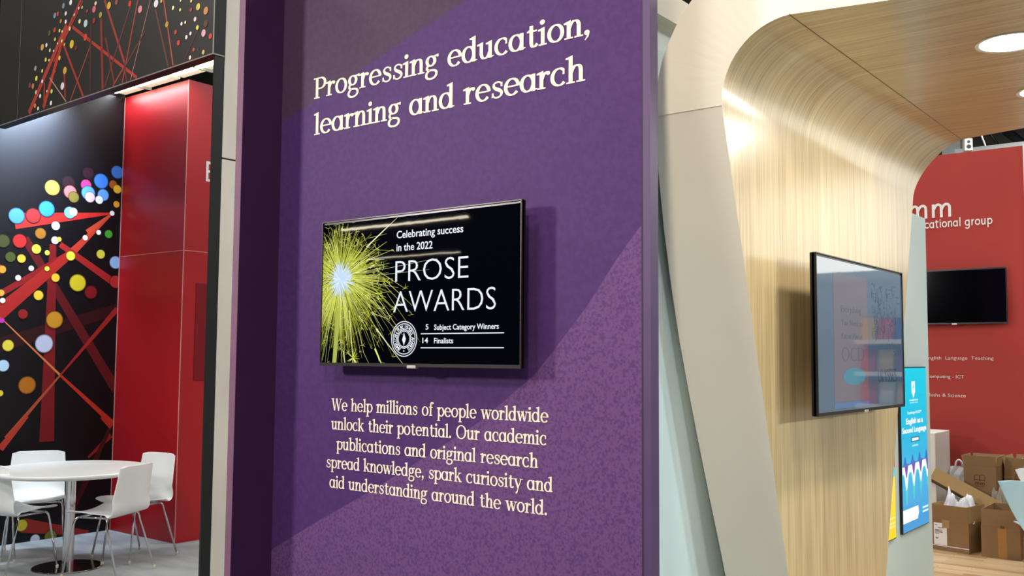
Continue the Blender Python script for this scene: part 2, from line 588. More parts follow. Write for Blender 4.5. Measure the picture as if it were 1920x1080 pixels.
        if ch == 's':
            pts = spline([(0.69, 0.72), (0.62, 0.90), (0.43, 0.96), (0.25, 0.89), (0.20, 0.74), (0.30, 0.60), (0.48, 0.50), (0.64, 0.39), (0.69, 0.24), (0.59, 0.09), (0.40, 0.04), (0.22, 0.10), (0.13, 0.28)])
            n = len(pts)
            w = [t + (S_ * 0.95 - t) * math.exp(-((i / (n - 1) - 0.5) / 0.22) ** 2) for i in range(n)]
            q = ribbon(pts, S_, widths=w)
            if s.serif:
                q += [[(0.62, 0.68), (0.74, 0.66), (0.74, 0.94), (0.64, 0.9)], [(0.08, 0.06), (0.18, 0.1), (0.2, 0.34), (0.08, 0.34)]]
            return q, 0.82
        if ch == 't':
            return st(0.34, 0.34, 1.28, flag=False, foot=False) + rb(bez((0.34, 0.38), (0.34, 0.1), (0.4, 0.04), (0.52, 0.04)) + ([(0.6, 0.06), (0.7, 0.18)] if s.serif else [(0.62, 0.05)])) + [[(0.08, 0.9), (0.68, 0.9), (0.68, 0.9 + max(t, 0.1)), (0.08, 0.9 + max(t, 0.1))]] + ([[(0.08, 0.92), (0.26, 1.0), (0.3, 1.28), (0.24, 1.1)]] if s.serif else []), 0.77
        if ch == 'f':
            return st(0.3, 0, 1.2, flag=False) + rb(bez((0.3, 1.16), (0.3, 1.42), (0.42, 1.5), (0.6, 1.49))) + dotq(0.62, 1.41, 0.12) + [[(0.06, 0.9), (0.62, 0.9), (0.62, 1.0), (0.06, 1.0)]], 0.64
        if ch == 'k':
            return st(0.24, 0, 1.52) + ribbon([(0.32, 0.42), (0.76, 0.95)], t) + ribbon([(0.46, 0.6), (0.86, 0.03)], S_) + s.cap(0.76, 0.915, 0.2) + s.cap(0.86, 0, 0.2), 1.04
        if ch in 'wW':
            H = 1.0 if ch == 'w' else 1.43
            k = 1.0 if ch == 'w' else 1.28
            X = [0.16 * k, 0.44 * k, 0.70 * k, 0.98 * k, 1.24 * k]
            return (ribbon([(X[0], H), (X[1], 0)], S_) + ribbon([(X[1], 0), (X[2], H)], t) + ribbon([(X[2] - 0.03, H), (X[3], 0)], S_) + ribbon([(X[3], 0), (X[4], H)], t)
                    + s.cap(X[0], H - 0.08, 0.22) + s.cap(X[4], H - 0.08, 0.2) + s.cap(X[2], H - 0.08, 0.18)), 1.38 * k
        if ch == 'y':
            return ribbon([(0.16, 1), (0.52, 0.05)], S_) + ribbon([(0.88, 1), (0.5, 0.0), (0.36, -0.4)], t * 1.2) + dotq(0.3, -0.42, 0.11) + s.cap(0.16, 0.92, 0.22) + s.cap(0.88, 0.92, 0.18), 1.0
        if ch == 'P':
            return st(0.3, 0, 1.45, flag=False) + s.cap(0.24, 1.365, 0.24) + rb([(0.3, 1.40), (0.6, 1.40)] + ellp(0.6, 1.035, 0.38, 0.365, 90, -90)[1:] + [(0.3, 0.67)]), 1.1
        if ch == 'O':
            return rb(ellp(0.72, 0.725, 0.6, 0.7), True), 1.46
        if ch == '.':
            return dotq(0.2, 0.13, 0.15), 0.42
        if ch == ',':
            return dotq(0.2, 0.13, 0.15) + [[(0.2, 0.2), (0.35, 0.13), (0.3, -0.1), (0.1, -0.3), (0.08, -0.26), (0.2, -0.06)]], 0.42
        return [], 0.5

    def line(s, text):
        x, out = 0.0, []
        for ch in text:
            q, a = s.glyph(ch)
            out += [[(px + x, py) for px, py in p] for p in q]
            x += a
        return out, x


def pen_line(mb, pl, pen, text, u0, u1, v, h, off=0.0015, mi=0, c=(1, 1, 1)):
    """text between u0 and u1 on baseline v, x-height h"""
    q, w = pen.line(text)
    k = (u1 - u0) / w
    mb.quads2d([[(u0 + x * k, v + y * h) for x, y in p] for p in q], pl, off, mi, c, 1)


_tc = {}


def type_shape(text, bold=0.0):
    """outline triangles of the built-in sans face, baseline at 0"""
    if (text, bold) in _tc:
        return _tc[(text, bold)]
    cu = bpy.data.curves.new('type', 'FONT')
    cu.body = text
    cu.size = 1.0
    cu.offset = bold
    cu.resolution_u = 3
    ob = bpy.data.objects.new('type', cu)
    COL.objects.link(ob)
    dg = bpy.context.evaluated_depsgraph_get()
    me = bpy.data.meshes.new_from_object(ob.evaluated_get(dg))
    q = [[(me.vertices[i].co.x, me.vertices[i].co.y) for i in p.vertices] for p in me.polygons]
    bpy.data.objects.remove(ob)
    bpy.data.curves.remove(cu)
    bpy.data.meshes.remove(me)
    _tc[(text, bold)] = q
    return q


def type_line(mb, pl, text, u0, u1, v, h, off=0.0015, mi=0, c=(1, 1, 1), bold=0.0, caph=0.73):
    q = type_shape(text, bold)
    xs = [x for p in q for x, y in p]
    a, b = min(xs), max(xs)
    k = (u1 - u0) / (b - a)
    kv = h / caph
    mb.quads2d([[(u0 + (x - a) * k, v + y * kv) for x, y in p] for p in q], pl, off, mi, c)


# ------------------------------------------------------------------ hall: floor, roof, far wall
mb = MB()
mb.poly([(-30, -24, 0), (20, -24, 0), (20, 30, 0), (-30, 30, 0)])
structure('floor', mb, M['carpet'], 'grey exhibition carpet under the meeting table and chairs')
mb = MB()
mb.box(-3.3, 3.5, 4.6, 10.4, -0.02, 0.012)
structure('floor_planks', mb, M['planks'], 'wood laminate floor of the red stand under the cartons')
mb = MB()
mb.box(-30, 20, -24, 30, 8.0, 8.2)
structure('ceiling', mb, M['hall_roof'], 'dark roof of the exhibition hall')
mb = MB()
mb.box(-30.3, -30, -24, 30, 0, 8.0)
structure('wall_side', mb, M['hall_dark'], 'dark side wall of the exhibition hall')
mb = MB()
mb.box(-30, 20, -24.3, -24, 0, 8.0)
structure('wall_rear', mb, M['hall_dark'], 'dark wall of the exhibition hall behind the viewer')
mb = MB()
mb.box(-30, 20, 28, 28.3, 0, 8.0)
structure('wall_far', mb, M['hall_far'], 'grey brown far wall of the exhibition hall')

# ------------------------------------------------------------------ purple printed wall
WY = 2.859
XL, XR, ZT = -3.587, -1.668, 3.45
PUR = Plane((0, WY, 0), (1, 0, 0), (0, 0, 1))
root = empty('display_wall', (-2.6, WY, 0), 0, 'purple exhibition wall printed with cream lettering, a lit television hung on it', 'display wall')


def at(o):
    """keep world coordinates under a moved parent"""
    o.matrix_parent_inverse = root_of(o).matrix_basis.inverted()
    return o


def root_of(o):
    return o.parent


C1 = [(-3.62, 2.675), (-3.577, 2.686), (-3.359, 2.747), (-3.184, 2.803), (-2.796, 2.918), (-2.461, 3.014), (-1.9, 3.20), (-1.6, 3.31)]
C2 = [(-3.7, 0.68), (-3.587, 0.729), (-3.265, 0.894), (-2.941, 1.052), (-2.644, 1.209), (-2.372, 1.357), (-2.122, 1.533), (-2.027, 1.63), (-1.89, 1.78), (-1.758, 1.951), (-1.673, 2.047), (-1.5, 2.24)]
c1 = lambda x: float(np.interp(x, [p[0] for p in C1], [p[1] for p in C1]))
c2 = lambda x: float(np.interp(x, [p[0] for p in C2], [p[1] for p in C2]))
mb = MB()
N = 60
xs = [XL + (XR - XL) * i / N for i in range(N + 1)]
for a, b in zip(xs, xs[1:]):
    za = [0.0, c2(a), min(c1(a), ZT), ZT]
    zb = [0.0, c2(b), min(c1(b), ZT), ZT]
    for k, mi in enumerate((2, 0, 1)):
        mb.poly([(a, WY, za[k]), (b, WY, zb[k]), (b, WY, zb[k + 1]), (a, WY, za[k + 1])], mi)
mb.poly([(XL, WY, ZT), (XR, WY, ZT), (XR, WY + 0.05, ZT), (XL, WY + 0.05, ZT)], 0)
mb.poly([(XR, WY + 0.05, 0), (XL, WY + 0.05, 0), (XL, WY + 0.05, ZT), (XR, WY + 0.05, ZT)], 0)
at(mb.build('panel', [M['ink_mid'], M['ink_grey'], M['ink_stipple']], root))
mb = MB()
mb.box(XL - 0.045, XL, 2.642, WY + 0.05, 0, ZT, 0)
mb.poly([(XL - 0.045, 2.6415, 0), (XL - 0.002, 2.6415, 0), (XL - 0.002, 2.6415, ZT), (XL - 0.045, 2.6415, ZT)], 1)
at(mb.build('side_fin', [M['fin'], M['fin_edge']], root))
mb = MB()
mb.box(XR, XR + 0.009, WY - 0.001, WY + 0.05, 0, ZT, 1)
mb.box(XR + 0.009, XR + 0.037, WY - 0.003, WY + 0.05, 0, ZT, 2)
at(mb.build('edge_trim', [M['fin_edge'], M['groove'], M['end_purple']], root))
pen = Pen(0.22, 0.09)
for name, rows, h in (('slogan_lettering', [('Progressing education,', -3.366, -1.872, 2.757), ('learning and research', -3.357, -1.895, 2.591)], 0.0655),
                      ('paragraph_lettering', [('We help millions of people worldwide', -3.204, -2.052, 1.3675), ('unlock their potential. Our academic', -3.203, -2.058, 1.2865), ('publications and original research', -3.168, -2.096, 1.2025),
                                               ('spread knowledge, spark curiosity and', -3.230, -2.031, 1.122), ('aid understanding around the world.', -3.207, -2.054, 1.0385)], 0.0355)):
    mb = MB()
    for tx, u0, u1, v in rows:
        pen_line(mb, PUR, pen, tx, u0, u1, v, h)
    o = at(mb.build(name, M['letters'], root))
    o['label'] = 'large cream slogan in serif type' if name[0] == 's' else 'smaller five line cream paragraph in serif type'


# ------------------------------------------------------------------ televisions
def tv_parts(root, w, h, t, screen_mesh_fn, screen_mats, gap, badge=True, edge='bezel'):
    """local frame: screen faces -Y, centred on x and z at the origin of root, front of glass at y = 0"""
    mb = MB()
    mb.box(-w / 2, w / 2, 0.001, 0.022, -h / 2, h / 2, 0)
    mb.box(-w / 2 + 0.10, w / 2 - 0.10, 0.022, t, -h / 2 + 0.05, h / 2 - 0.10, 0)
    mb.build('housing', [M['tv_black']], root, bevel=0.003)
    mb = MB()
    e = 0.0045
    for a in ((-w / 2, w / 2, h / 2 - e, h / 2), (-w / 2, w / 2, -h / 2, -h / 2 + 0.013), (-w / 2, -w / 2 + e, -h / 2 + 0.013, h / 2 - e), (w / 2 - e, w / 2, -h / 2 + 0.013, h / 2 - e)):
        mb.box(a[0], a[1], -0.005, 0.012, a[2], a[3])
    mb.build('bezel', [M[edge]], root)
    pl = Plane((0, 0, 0), (1, 0, 0), (0, 0, 1))
    mb = MB()
    screen_mesh_fn(mb, pl, w - 2 * e, h - e - 0.013, 0.0043)
    mb.build('screen', screen_mats, root)
    if badge:
        mb = MB()
        mb.box(-0.024, 0.024, -0.007, 0.01, -h / 2 - 0.006, -h / 2 + 0.006)
        mb.build('badge', M['silver'], root, bevel=0.002)
    mb = MB()
    mb.box(-0.22, 0.22, t, gap, -0.16, 0.16)
    mb.build('wall_mount', M['tv_black'], root)


def prose_screen(mb, pl, w, h, dz):
    rnd = random.Random(11)
    x0, z1 = -w / 2, h / 2 - 0.0045
    z0 = z1 - h
    U = lambda a: x0 + a * w
    V = lambda b: z1 - b * h
    mb.poly([(x0, 0, z0), (x0 + w, 0, z0), (x0 + w, 0, z1), (x0, 0, z1)], 0, (0.0006, 0.0009, 0.0022))
    clip = lambda u, v: (min(max(u, x0 + 0.001), x0 + w - 0.001), min(max(v, z0 + 0.001), z1 - 0.001))
    AS = w / h

    def streak(a, b, wd, c, off):
        a, b = (U(a[0]), V(a[1])), (U(b[0]), V(b[1]))
        q = ribbon([a, ((a[0] + b[0]) / 2, (a[1] + b[1]) / 2), b], wd, widths=[wd, wd * 0.8, wd * 0.35])
        mb.quads2d([[clip(*p) for p in r] for r in q], pl, off, 0, c)
    CX, CY = 0.105, 0.40
    yel = [(0.55, 0.62, 0.06), (0.75, 0.80, 0.12), (0.42, 0.46, 0.03), (0.9, 0.92, 0.35), (0.30, 0.33, 0.02), (0.62, 0.70, 0.08)]
    for i in range(1150):                                   # burning sparks
        an = rnd.uniform(0, 2 * math.pi)
        R = abs(rnd.gauss(0.125, 0.055)) + 0.05
        r0 = rnd.uniform(0.02, 0.09)
        if rnd.random() < 0.10:
            R *= 1.45
            r0 = R * 0.6
        da, db = math.cos(an), math.sin(an) * AS * 0.98
        drop = 0.05 * (R / 0.2) ** 2
        streak((CX + da * r0, CY + db * r0), (CX + da * R, CY + db * R + drop), rnd.uniform(0.0009, 0.0023), rnd.choice(yel), 0.0003 + 0.0000008 * i)
        if rnd.random() < 0.3:                            # little stars at the tips
            px, py = CX + da * R, CY + db * R + drop
            for k in range(4):
                a2 = rnd.uniform(0, 2 * math.pi)
                l = rnd.uniform(0.008, 0.022)
                streak((px, py), (px + math.cos(a2) * l, py + math.sin(a2) * l * AS), 0.0016, rnd.choice(yel), 0.0009)
    for i in range(240):                                   # hot core
        an = rnd.uniform(0, 2 * math.pi)
        R = abs(rnd.gauss(0.052, 0.018))
        streak((CX, CY), (CX + math.cos(an) * R, CY + math.sin(an) * R * AS), 0.0045, rnd.choice([(0.62, 0.78, 1.0), (0.8, 0.9, 1.0), (0.55, 0.72, 0.95)]), 0.0012 + 0.0000005 * i)
    st = [(0.084, 0.60), (0.108, 0.60), (0.090, 1.0), (0.067, 1.0)]
    mb.quads2d([[clip(U(a), V(b)) for a, b in st]], pl, 0.0010, 0, (0.42, 0.48, 0.10))
    for a, b, wd, c in (((0.25, 0.185), (0.415, 0.0), 0.006, (0.9, 0.92, 0.6)), ((0.22, 0.27), (0.36, 0.16), 0.003, (0.7, 0.75, 0.2)), ((0.2, 0.3), (0.39, 0.22), 0.003, (0.6, 0.66, 0.15)), ((0.2, 0.37), (0.62, 0.30), 0.0016, (0.6, 0.6, 0.4)),
                        ((0.24, 0.39), (0.58, 0.37), 0.002, (0.5, 0.5, 0.35)), ((0.28, 0.64), (0.38, 0.69), 0.003, (0.6, 0.64, 0.2)), ((0.31, 0.75), (0.46, 1.0), 0.005, (0.85, 0.88, 0.5)), ((0.305, 0.885), (0.345, 1.0), 0.009, (0.8, 0.84, 0.25)),
                        ((0.16, 0.62), (0.185, 0.96), 0.006, (0.75, 0.8, 0.25)), ((0.14, 0.62), (0.165, 0.88), 0.005, (0.6, 0.66, 0.12)), ((0.215, 0.66), (0.265, 0.76), 0.004, (0.7, 0.75, 0.2)), ((0.13, 0.9), (0.14, 1.0), 0.006, (0.7, 0.7, 0.45)), ((0.05, 0.62), (0.025, 1.0), 0.002, (0.5, 0.52, 0.3)),
                        ((0.24, 0.47), (0.36, 0.54), 0.003, (0.6, 0.66, 0.1)), ((0.25, 0.52), (0.39, 0.50), 0.0025, (0.6, 0.66, 0.1))):
        streak(a, b, wd, c, 0.0014)
    for k in range(26):
        an = rnd.uniform(0, 2 * math.pi)
        l = rnd.uniform(0.015, 0.04)
        streak((0.185, 0.95), (0.185 + math.cos(an) * l, 0.95 + math.sin(an) * l * AS), 0.0028, rnd.choice(yel), 0.0015)
    wht = (0.86, 0.92, 1.0)

    def tl(t, a0, a1, b, hh, bold=0.0):
        type_line(mb, pl, t, U(a0), U(a1), V(b), hh * h, 0.002, 0, wht, bold)
    tl('Celebrating success', 0.412, 0.742, 0.145, 0.052, 0.012)
    tl('in the 2022', 0.412, 0.595, 0.232, 0.052, 0.012)
    tl('PROSE', 0.408, 0.768, 0.440, 0.152, -0.012)
    tl('AWARDS', 0.400, 0.893, 0.645, 0.152, -0.012)
    tl('5', 0.566, 0.580, 0.762, 0.036, 0.014)
    tl('Subject Category Winners', 0.608, 0.907, 0.765, 0.036, 0.014)
    tl('14', 0.551, 0.579, 0.850, 0.036, 0.014)
    tl('Finalists', 0.608, 0.700, 0.852, 0.036, 0.014)
    for b in (0.793, 0.884):
        mb.quads2d([[(U(0.543), V(b)), (U(0.930), V(b)), (U(0.930), V(b - 0.0065)), (U(0.543), V(b - 0.0065))]], pl, 0.002, 0, wht)
    # round award seal
    cu, cv, R = U(0.458), V(0.822), 0.118 * h
    for r, wd in ((R * 0.98, R * 0.05), (R * 0.85, R * 0.045), (R * 0.52, R * 0.05), (R * 0.44, R * 0.035)):
        mb.quads2d(ribbon(ellp(cu, cv, r, r, 0, 360, 56), wd, closed=True), pl, 0.002, 0, wht)
    words = 'AMERICAN PUBLISHERS AWARDS'
    for i, ch in enumerate(words):
        if ch == ' ':
            continue
        a = math.radians(238 - 296 * i / (len(words) - 1))
        q = type_shape(ch, 0.01)
        k = R * 0.30
        xm = (max(x for p in q for x, y in p) + min(x for p in q for x, y in p)) / 2
        ca, sa = math.cos(a - math.pi / 2), math.sin(a - math.pi / 2)
        out = []
        for p in q:
            pp = []
            for x, y in p:
                lx, ly = (x - xm) * k, R * 0.575 + y * k
                pp.append((cu + lx * ca - ly * sa, cv + lx * sa + ly * ca))
            out.append(pp)
        mb.quads2d(out, pl, 0.002, 0, wht)
    mb.quads2d(dotq(cu, cv - R * 0.68, R * 0.045), pl, 0.002, 0, wht)
    fl = [(0, 0.40), (0.05, 0.2), (0.14, 0.0), (0.10, -0.14), (0.05, -0.22), (0, -0.40), (-0.07, -0.2), (-0.15, -0.05), (-0.08, 0.12)]
    mb.quads2d([[(cu, cv - 0.02 * R), (cu + fl[i][0] * R, cv + fl[i][1] * R), (cu + fl[(i + 1) % len(fl)][0] * R, cv + fl[(i + 1) % len(fl)][1] * R)] for i in range(len(fl))], pl, 0.002, 0, wht)


tv = empty('wall_television', ((-3.186 - 2.114) / 2, 2.775, 1.866), 0, 'flat television on the purple wall, lit with a yellow sparkler and PROSE AWARDS', 'television')
tv_parts(tv, 1.075, 0.612, 0.045, prose_screen, [M['screen']], WY - 2.775, True)

# ------------------------------------------------------------------ wood lined portal
WX, ZB, RR = -1.5, 2.50, 0.263
ZC = ZB + RR
inner = []                                   # (x, z, y front, y rear, arc length)
for i in range(13):
    z = ZB * i / 12
    inner.append((WX, z, 3.134 + 0.316 * (ZB - z), 5.494 - 0.314 * (ZB - z)))
for i in range(1, 17):
    a = math.pi - (math.pi / 2) * i / 16
    t = i / 16
    inner.append((WX + RR + RR * math.cos(a), ZB + RR * math.sin(a), 3.134 - 0.027 * t, 5.494 + 0.10 * math.sin(math.pi * t) - 0.048 * t))
for i in range(1, 13):
    x = WX + RR + 2.3 * i / 12
    inner.append((x, ZC, 3.107 + 0.215 * (x - WX - RR), 5.446 - 0.295 * (x - WX - RR)))
outl = [(-1.74, 0), (-1.768, 0.725), (-1.787, 1.054), (-1.803, 1.364), (-1.815, 1.75), (-1.803, 2.151), (-1.774, 2.50)]
oz = [p[1] for p in outl]
ox = [p[0] for p in outl]
arc = [(-1.774, 2.50), (-1.765, 2.57), (-1.733, 2.705), (-1.677, 2.814), (-1.615, 2.893), (-1.53, 2.965), (-1.42, 3.02), (-1.30, 3.05), (-1.16, 3.06)]
arcf = spline(arc, 8)
outer = []
for k, (x, z, yf, yr) in enumerate(inner):
    if k < 13:
        outer.append((float(np.interp(z, oz, ox)), z))
    elif k < 29:
        t = (k - 12) / 16 * (len(arcf) - 1)
        i = min(int(t), len(arcf) - 2)
        f = t - i
        outer.append((arcf[i][0] + (arcf[i + 1][0] - arcf[i][0]) * f, arcf[i][1] + (arcf[i + 1][1] - arcf[i][1]) * f))
    else:
        outer.append((x + 0.077 * (1 - (k - 28) / 12), 3.06))
portal = empty('portal_arch', (WX, 4.3, 0), 0, 'tapered portal with oak veneer inside and cream faces, right of the purple wall', 'portal')
mb = MB()
s = 0.0
arcl = [0.0]
for A, B in zip(inner, inner[1:]):
    arcl.append(arcl[-1] + math.hypot(B[0] - A[0], B[1] - A[1]))
NS = 24
for k in range(len(inner) - 1):
    A, B = inner[k], inner[k + 1]
    for j in range(NS):
        t0, t1 = j / NS, (j + 1) / NS
        y = lambda P, t: P[2] + (P[3] - P[2]) * t
        pts = [(A[0], y(A, t0), A[1]), (A[0], y(A, t1), A[1]), (B[0], y(B, t1), B[1]), (B[0], y(B, t0), B[1])]
        mb.poly(pts, 0, uv=[(y(A, t0), arcl[k]), (y(A, t1), arcl[k]), (y(B, t1), arcl[k + 1]), (y(B, t0), arcl[k + 1])])
lining = at(mb.build('wood_lining', [M['wood']], portal, smooth=True))
import bmesh
bm = bmesh.new()
bm.from_mesh(lining.data)
bmesh.ops.remove_doubles(bm, verts=bm.verts, dist=1e-5)
bm.to_mesh(lining.data)
bm.free()
mb = MB()
for k in range(len(inner) - 1):
    A, B, a, b = inner[k], inner[k + 1], outer[k], outer[k + 1]
    mb.poly([(a[0], A[2], a[1]), (A[0], A[2], A[1]), (B[0], B[2], B[1]), (b[0], B[2], b[1])], 0)
at(mb.build('front_fascia', [M['cream']], portal))
mb = MB()
for k in range(len(inner) - 1):
    A, B, a, b = inner[k], inner[k + 1], outer[k], outer[k + 1]
    mb.poly([(A[0], A[3], A[1]), (a[0], A[3], a[1]), (b[0], B[3], b[1]), (B[0], B[3], B[1])], 0)
    mb.poly([(a[0], A[3], a[1]), (a[0], A[2], a[1]), (b[0], B[2], b[1]), (b[0], B[3], b[1])], 0)
A, a = inner[-1], outer[-1]
mb.poly([(A[0], A[2], A[1]), (A[0], A[3], A[1]), (a[0], A[3], a[1]), (a[0], A[2], a[1])], 0)
at(mb.build('outer_shell', [M['cream']], portal))
mb = MB()                                     # veneer joints: along the ceiling bend and one across the wall
yf, yr = inner[28][2], inner[28][3]
xj = WX + RR
mb.box(xj - 0.0018, xj + 0.0018, yf, yr - 0.02, ZC - 0.0012, ZC + 0.001)
at(mb.build('veneer_joint', [M['seam']], portal))
mb = MB()
mb.poly([(-1.7745, 3.1325, 2.497), (WX, 3.1325, 2.497), (WX, 3.1325, 2.5025), (-1.7745, 3.1325, 2.5025)])
at(mb.build('fascia_joint', [M['cream']], portal))

# recessed lights in the portal ceiling
def downlight(loc, r, label, power):
    o = empty('recessed_downlight', loc, 0, label, 'ceiling light', 'round downlights in the oak portal ceiling')
    mb = MB()
    mb.lathe([(r * 0.86, -0.001), (r, -0.004), (r * 1.0, 0.0), (r * 0.86, 0.004)], n=48)
    mb.build('trim_ring', M['white'], o, smooth=True)
    mb = MB()
    mb.lathe([(0.001, -0.0025), (r * 0.87, -0.0025), (r * 0.87, 0.001), (0.001, 0.001)], n=48)
    mb.build('lamp', M['lamp'], o)
    l = area('downlight_beam', (loc[0], loc[1], loc[2] - 0.012), (loc[0], loc[1], 0), r * 1.6, power, (1.0, 0.98, 0.93))
    return o


downlight((-0.704, 3.865, ZC - 0.001), 0.118, 'large round recessed light at the right of the oak ceiling, nearest the front', 12)
downlight((-0.712, 4.66, ZC - 0.001), 0.118, 'round recessed light in the oak ceiling behind the first, cut by the frame', 15)


def cover_screen(mb, pl, w, h, dz):
    x0, z1 = -w / 2, h / 2 - 0.0045
    z0 = z1 - h
    U = lambda a: x0 + a * w
    V = lambda b: z1 - b * h
    mb.poly([(x0, 0, z0), (x0 + w, 0, z0), (x0 + w, 0, z1), (x0, 0, z1)], 0, lin('#374a5e'))

    def rect(a0, a1, b0, b1, c, off):
        mb.quads2d([[(U(a0), V(b1)), (U(a1), V(b1)), (U(a1), V(b0)), (U(a0), V(b0))]], pl, off, 0, lin(c))
    rect(0.17, 0.545, 0.08, 0.93, '#5d4c54', 0.0004)
    D = lin('#34444e')
    for t, a0, a1, b, hh in (('Everything', 0.25, 0.47, 0.335, 0.045), ('You Need to', 0.25, 0.485, 0.425, 0.045), ('Know About', 0.25, 0.485, 0.515, 0.045)):
        type_line(mb, pl, t, U(a0), U(a1), V(b), hh * h, 0.001, 0, D)
    type_line(mb, pl, 'OCD', U(0.25), U(0.495), V(0.665), 0.105 * h, 0.001, 0, D, -0.02)
    mb.quads2d(dotq(0, 0, 1, 36) and [[(U(0.385) + x * 0.125 * w, V(0.765) + y * 0.058 * h) for x, y in p] for p in dotq(0, 0, 1, 36)], pl, 0.001, 0, lin('#1f6f82'))
    rnd = random.Random(5)
    for i in range(150):                                  # pen drawing of a street on the second cover
        col = rnd.choice(['#0c1a16', '#123024', '#16202c', '#20386a'])
        if i < 95:
            a, b = rnd.uniform(0.60, 0.76), rnd.uniform(0.10, 0.46)
        elif i < 120:
            a, b = rnd.uniform(0.78, 0.84), rnd.uniform(0.12, 0.55)
        else:
            a, b = rnd.uniform(0.85, 0.95), rnd.uniform(0.10, 0.62)
        k = rnd.random()
        da, db = (0.0, rnd.uniform(0.02, 0.07)) if k < 0.45 else ((rnd.uniform(0.01, 0.035), 0.0) if k < 0.7 else (rnd.uniform(-0.02, 0.02), rnd.uniform(0.01, 0.03)))
        mb.quads2d(ribbon([(U(a), V(b)), (U(a + da), V(b + db))], rnd.uniform(0.002, 0.0045)), pl, 0.001 + i * 1e-6, 0, lin(col))
    mb.quads2d(type_shape('ULYSSES') and [], pl)
    type_line(mb, pl, 'ULYSSES', U(0.665), U(0.905), V(0.815), 0.105 * h, 0.0015, 0, lin('#0c1530'), -0.01)
    rect(0.17, 0.545, 0.935, 0.97, '#3c5a86', 0.0004)


tv = empty('wall_television', (-1.36, (3.638 + 4.752) / 2, 1.698), math.pi / 2, 'television on the oak wall showing grey blue book covers and glossy reflections', 'television')
tv_parts(tv, 1.112, 0.628, 0.06, cover_screen, [M['screen_wash']], 0.14, True)

# ------------------------------------------------------------------ pale blue stand wall behind the portal, lit posters on its far end
BX = -1.85
mb = MB()
mb.box(BX - 0.12, BX, 2.93, 5.75, 0, 2.812, 0)
structure('wall_back', mb, M['blue'], 'pale blue stand wall between the purple wall and the portal')
mb = MB()
mb.box(BX - 0.12, BX - 0.045, 2.93, 5.4, 2.818, 2.953, 0)
structure('trim_1', mb, M['recess'], 'recessed white strip over the pale blue wall')
mb = MB()
mb.box(BX - 0.16, BX + 0.004, 2.93, 5.4, 2.953, 3.067, 0)
structure('trim_2', mb, M['beam'], 'ivory beam on top of the pale blue wall')
mb = MB()
mb.box(BX - 0.10, BX, 5.75, 7.05, 0, 2.582, 0)
structure('wall_end', mb, M['blue'], 'grey green end wall carrying the lit posters beyond the portal')


def lit_poster(name, y0, y1, z0, z1, fn, label):
    o = empty(name, (BX, (y0 + y1) / 2, (z0 + z1) / 2), math.pi / 2, label, 'poster screen')
    w, h = y1 - y0, z1 - z0
    mb = MB()
    mb.box(-w / 2, w / 2, -0.018, 0.004, -h / 2, h / 2)
    mb.build('frame', M['tv_black'], o, bevel=0.002)
    mb = MB()
    fn(mb, Plane((0, -0.0185, 0), (1, 0, 0), (0, 0, 1)), w - 0.012, h - 0.012)
    mb.build('screen', [M['poster_light']], o)
    return o


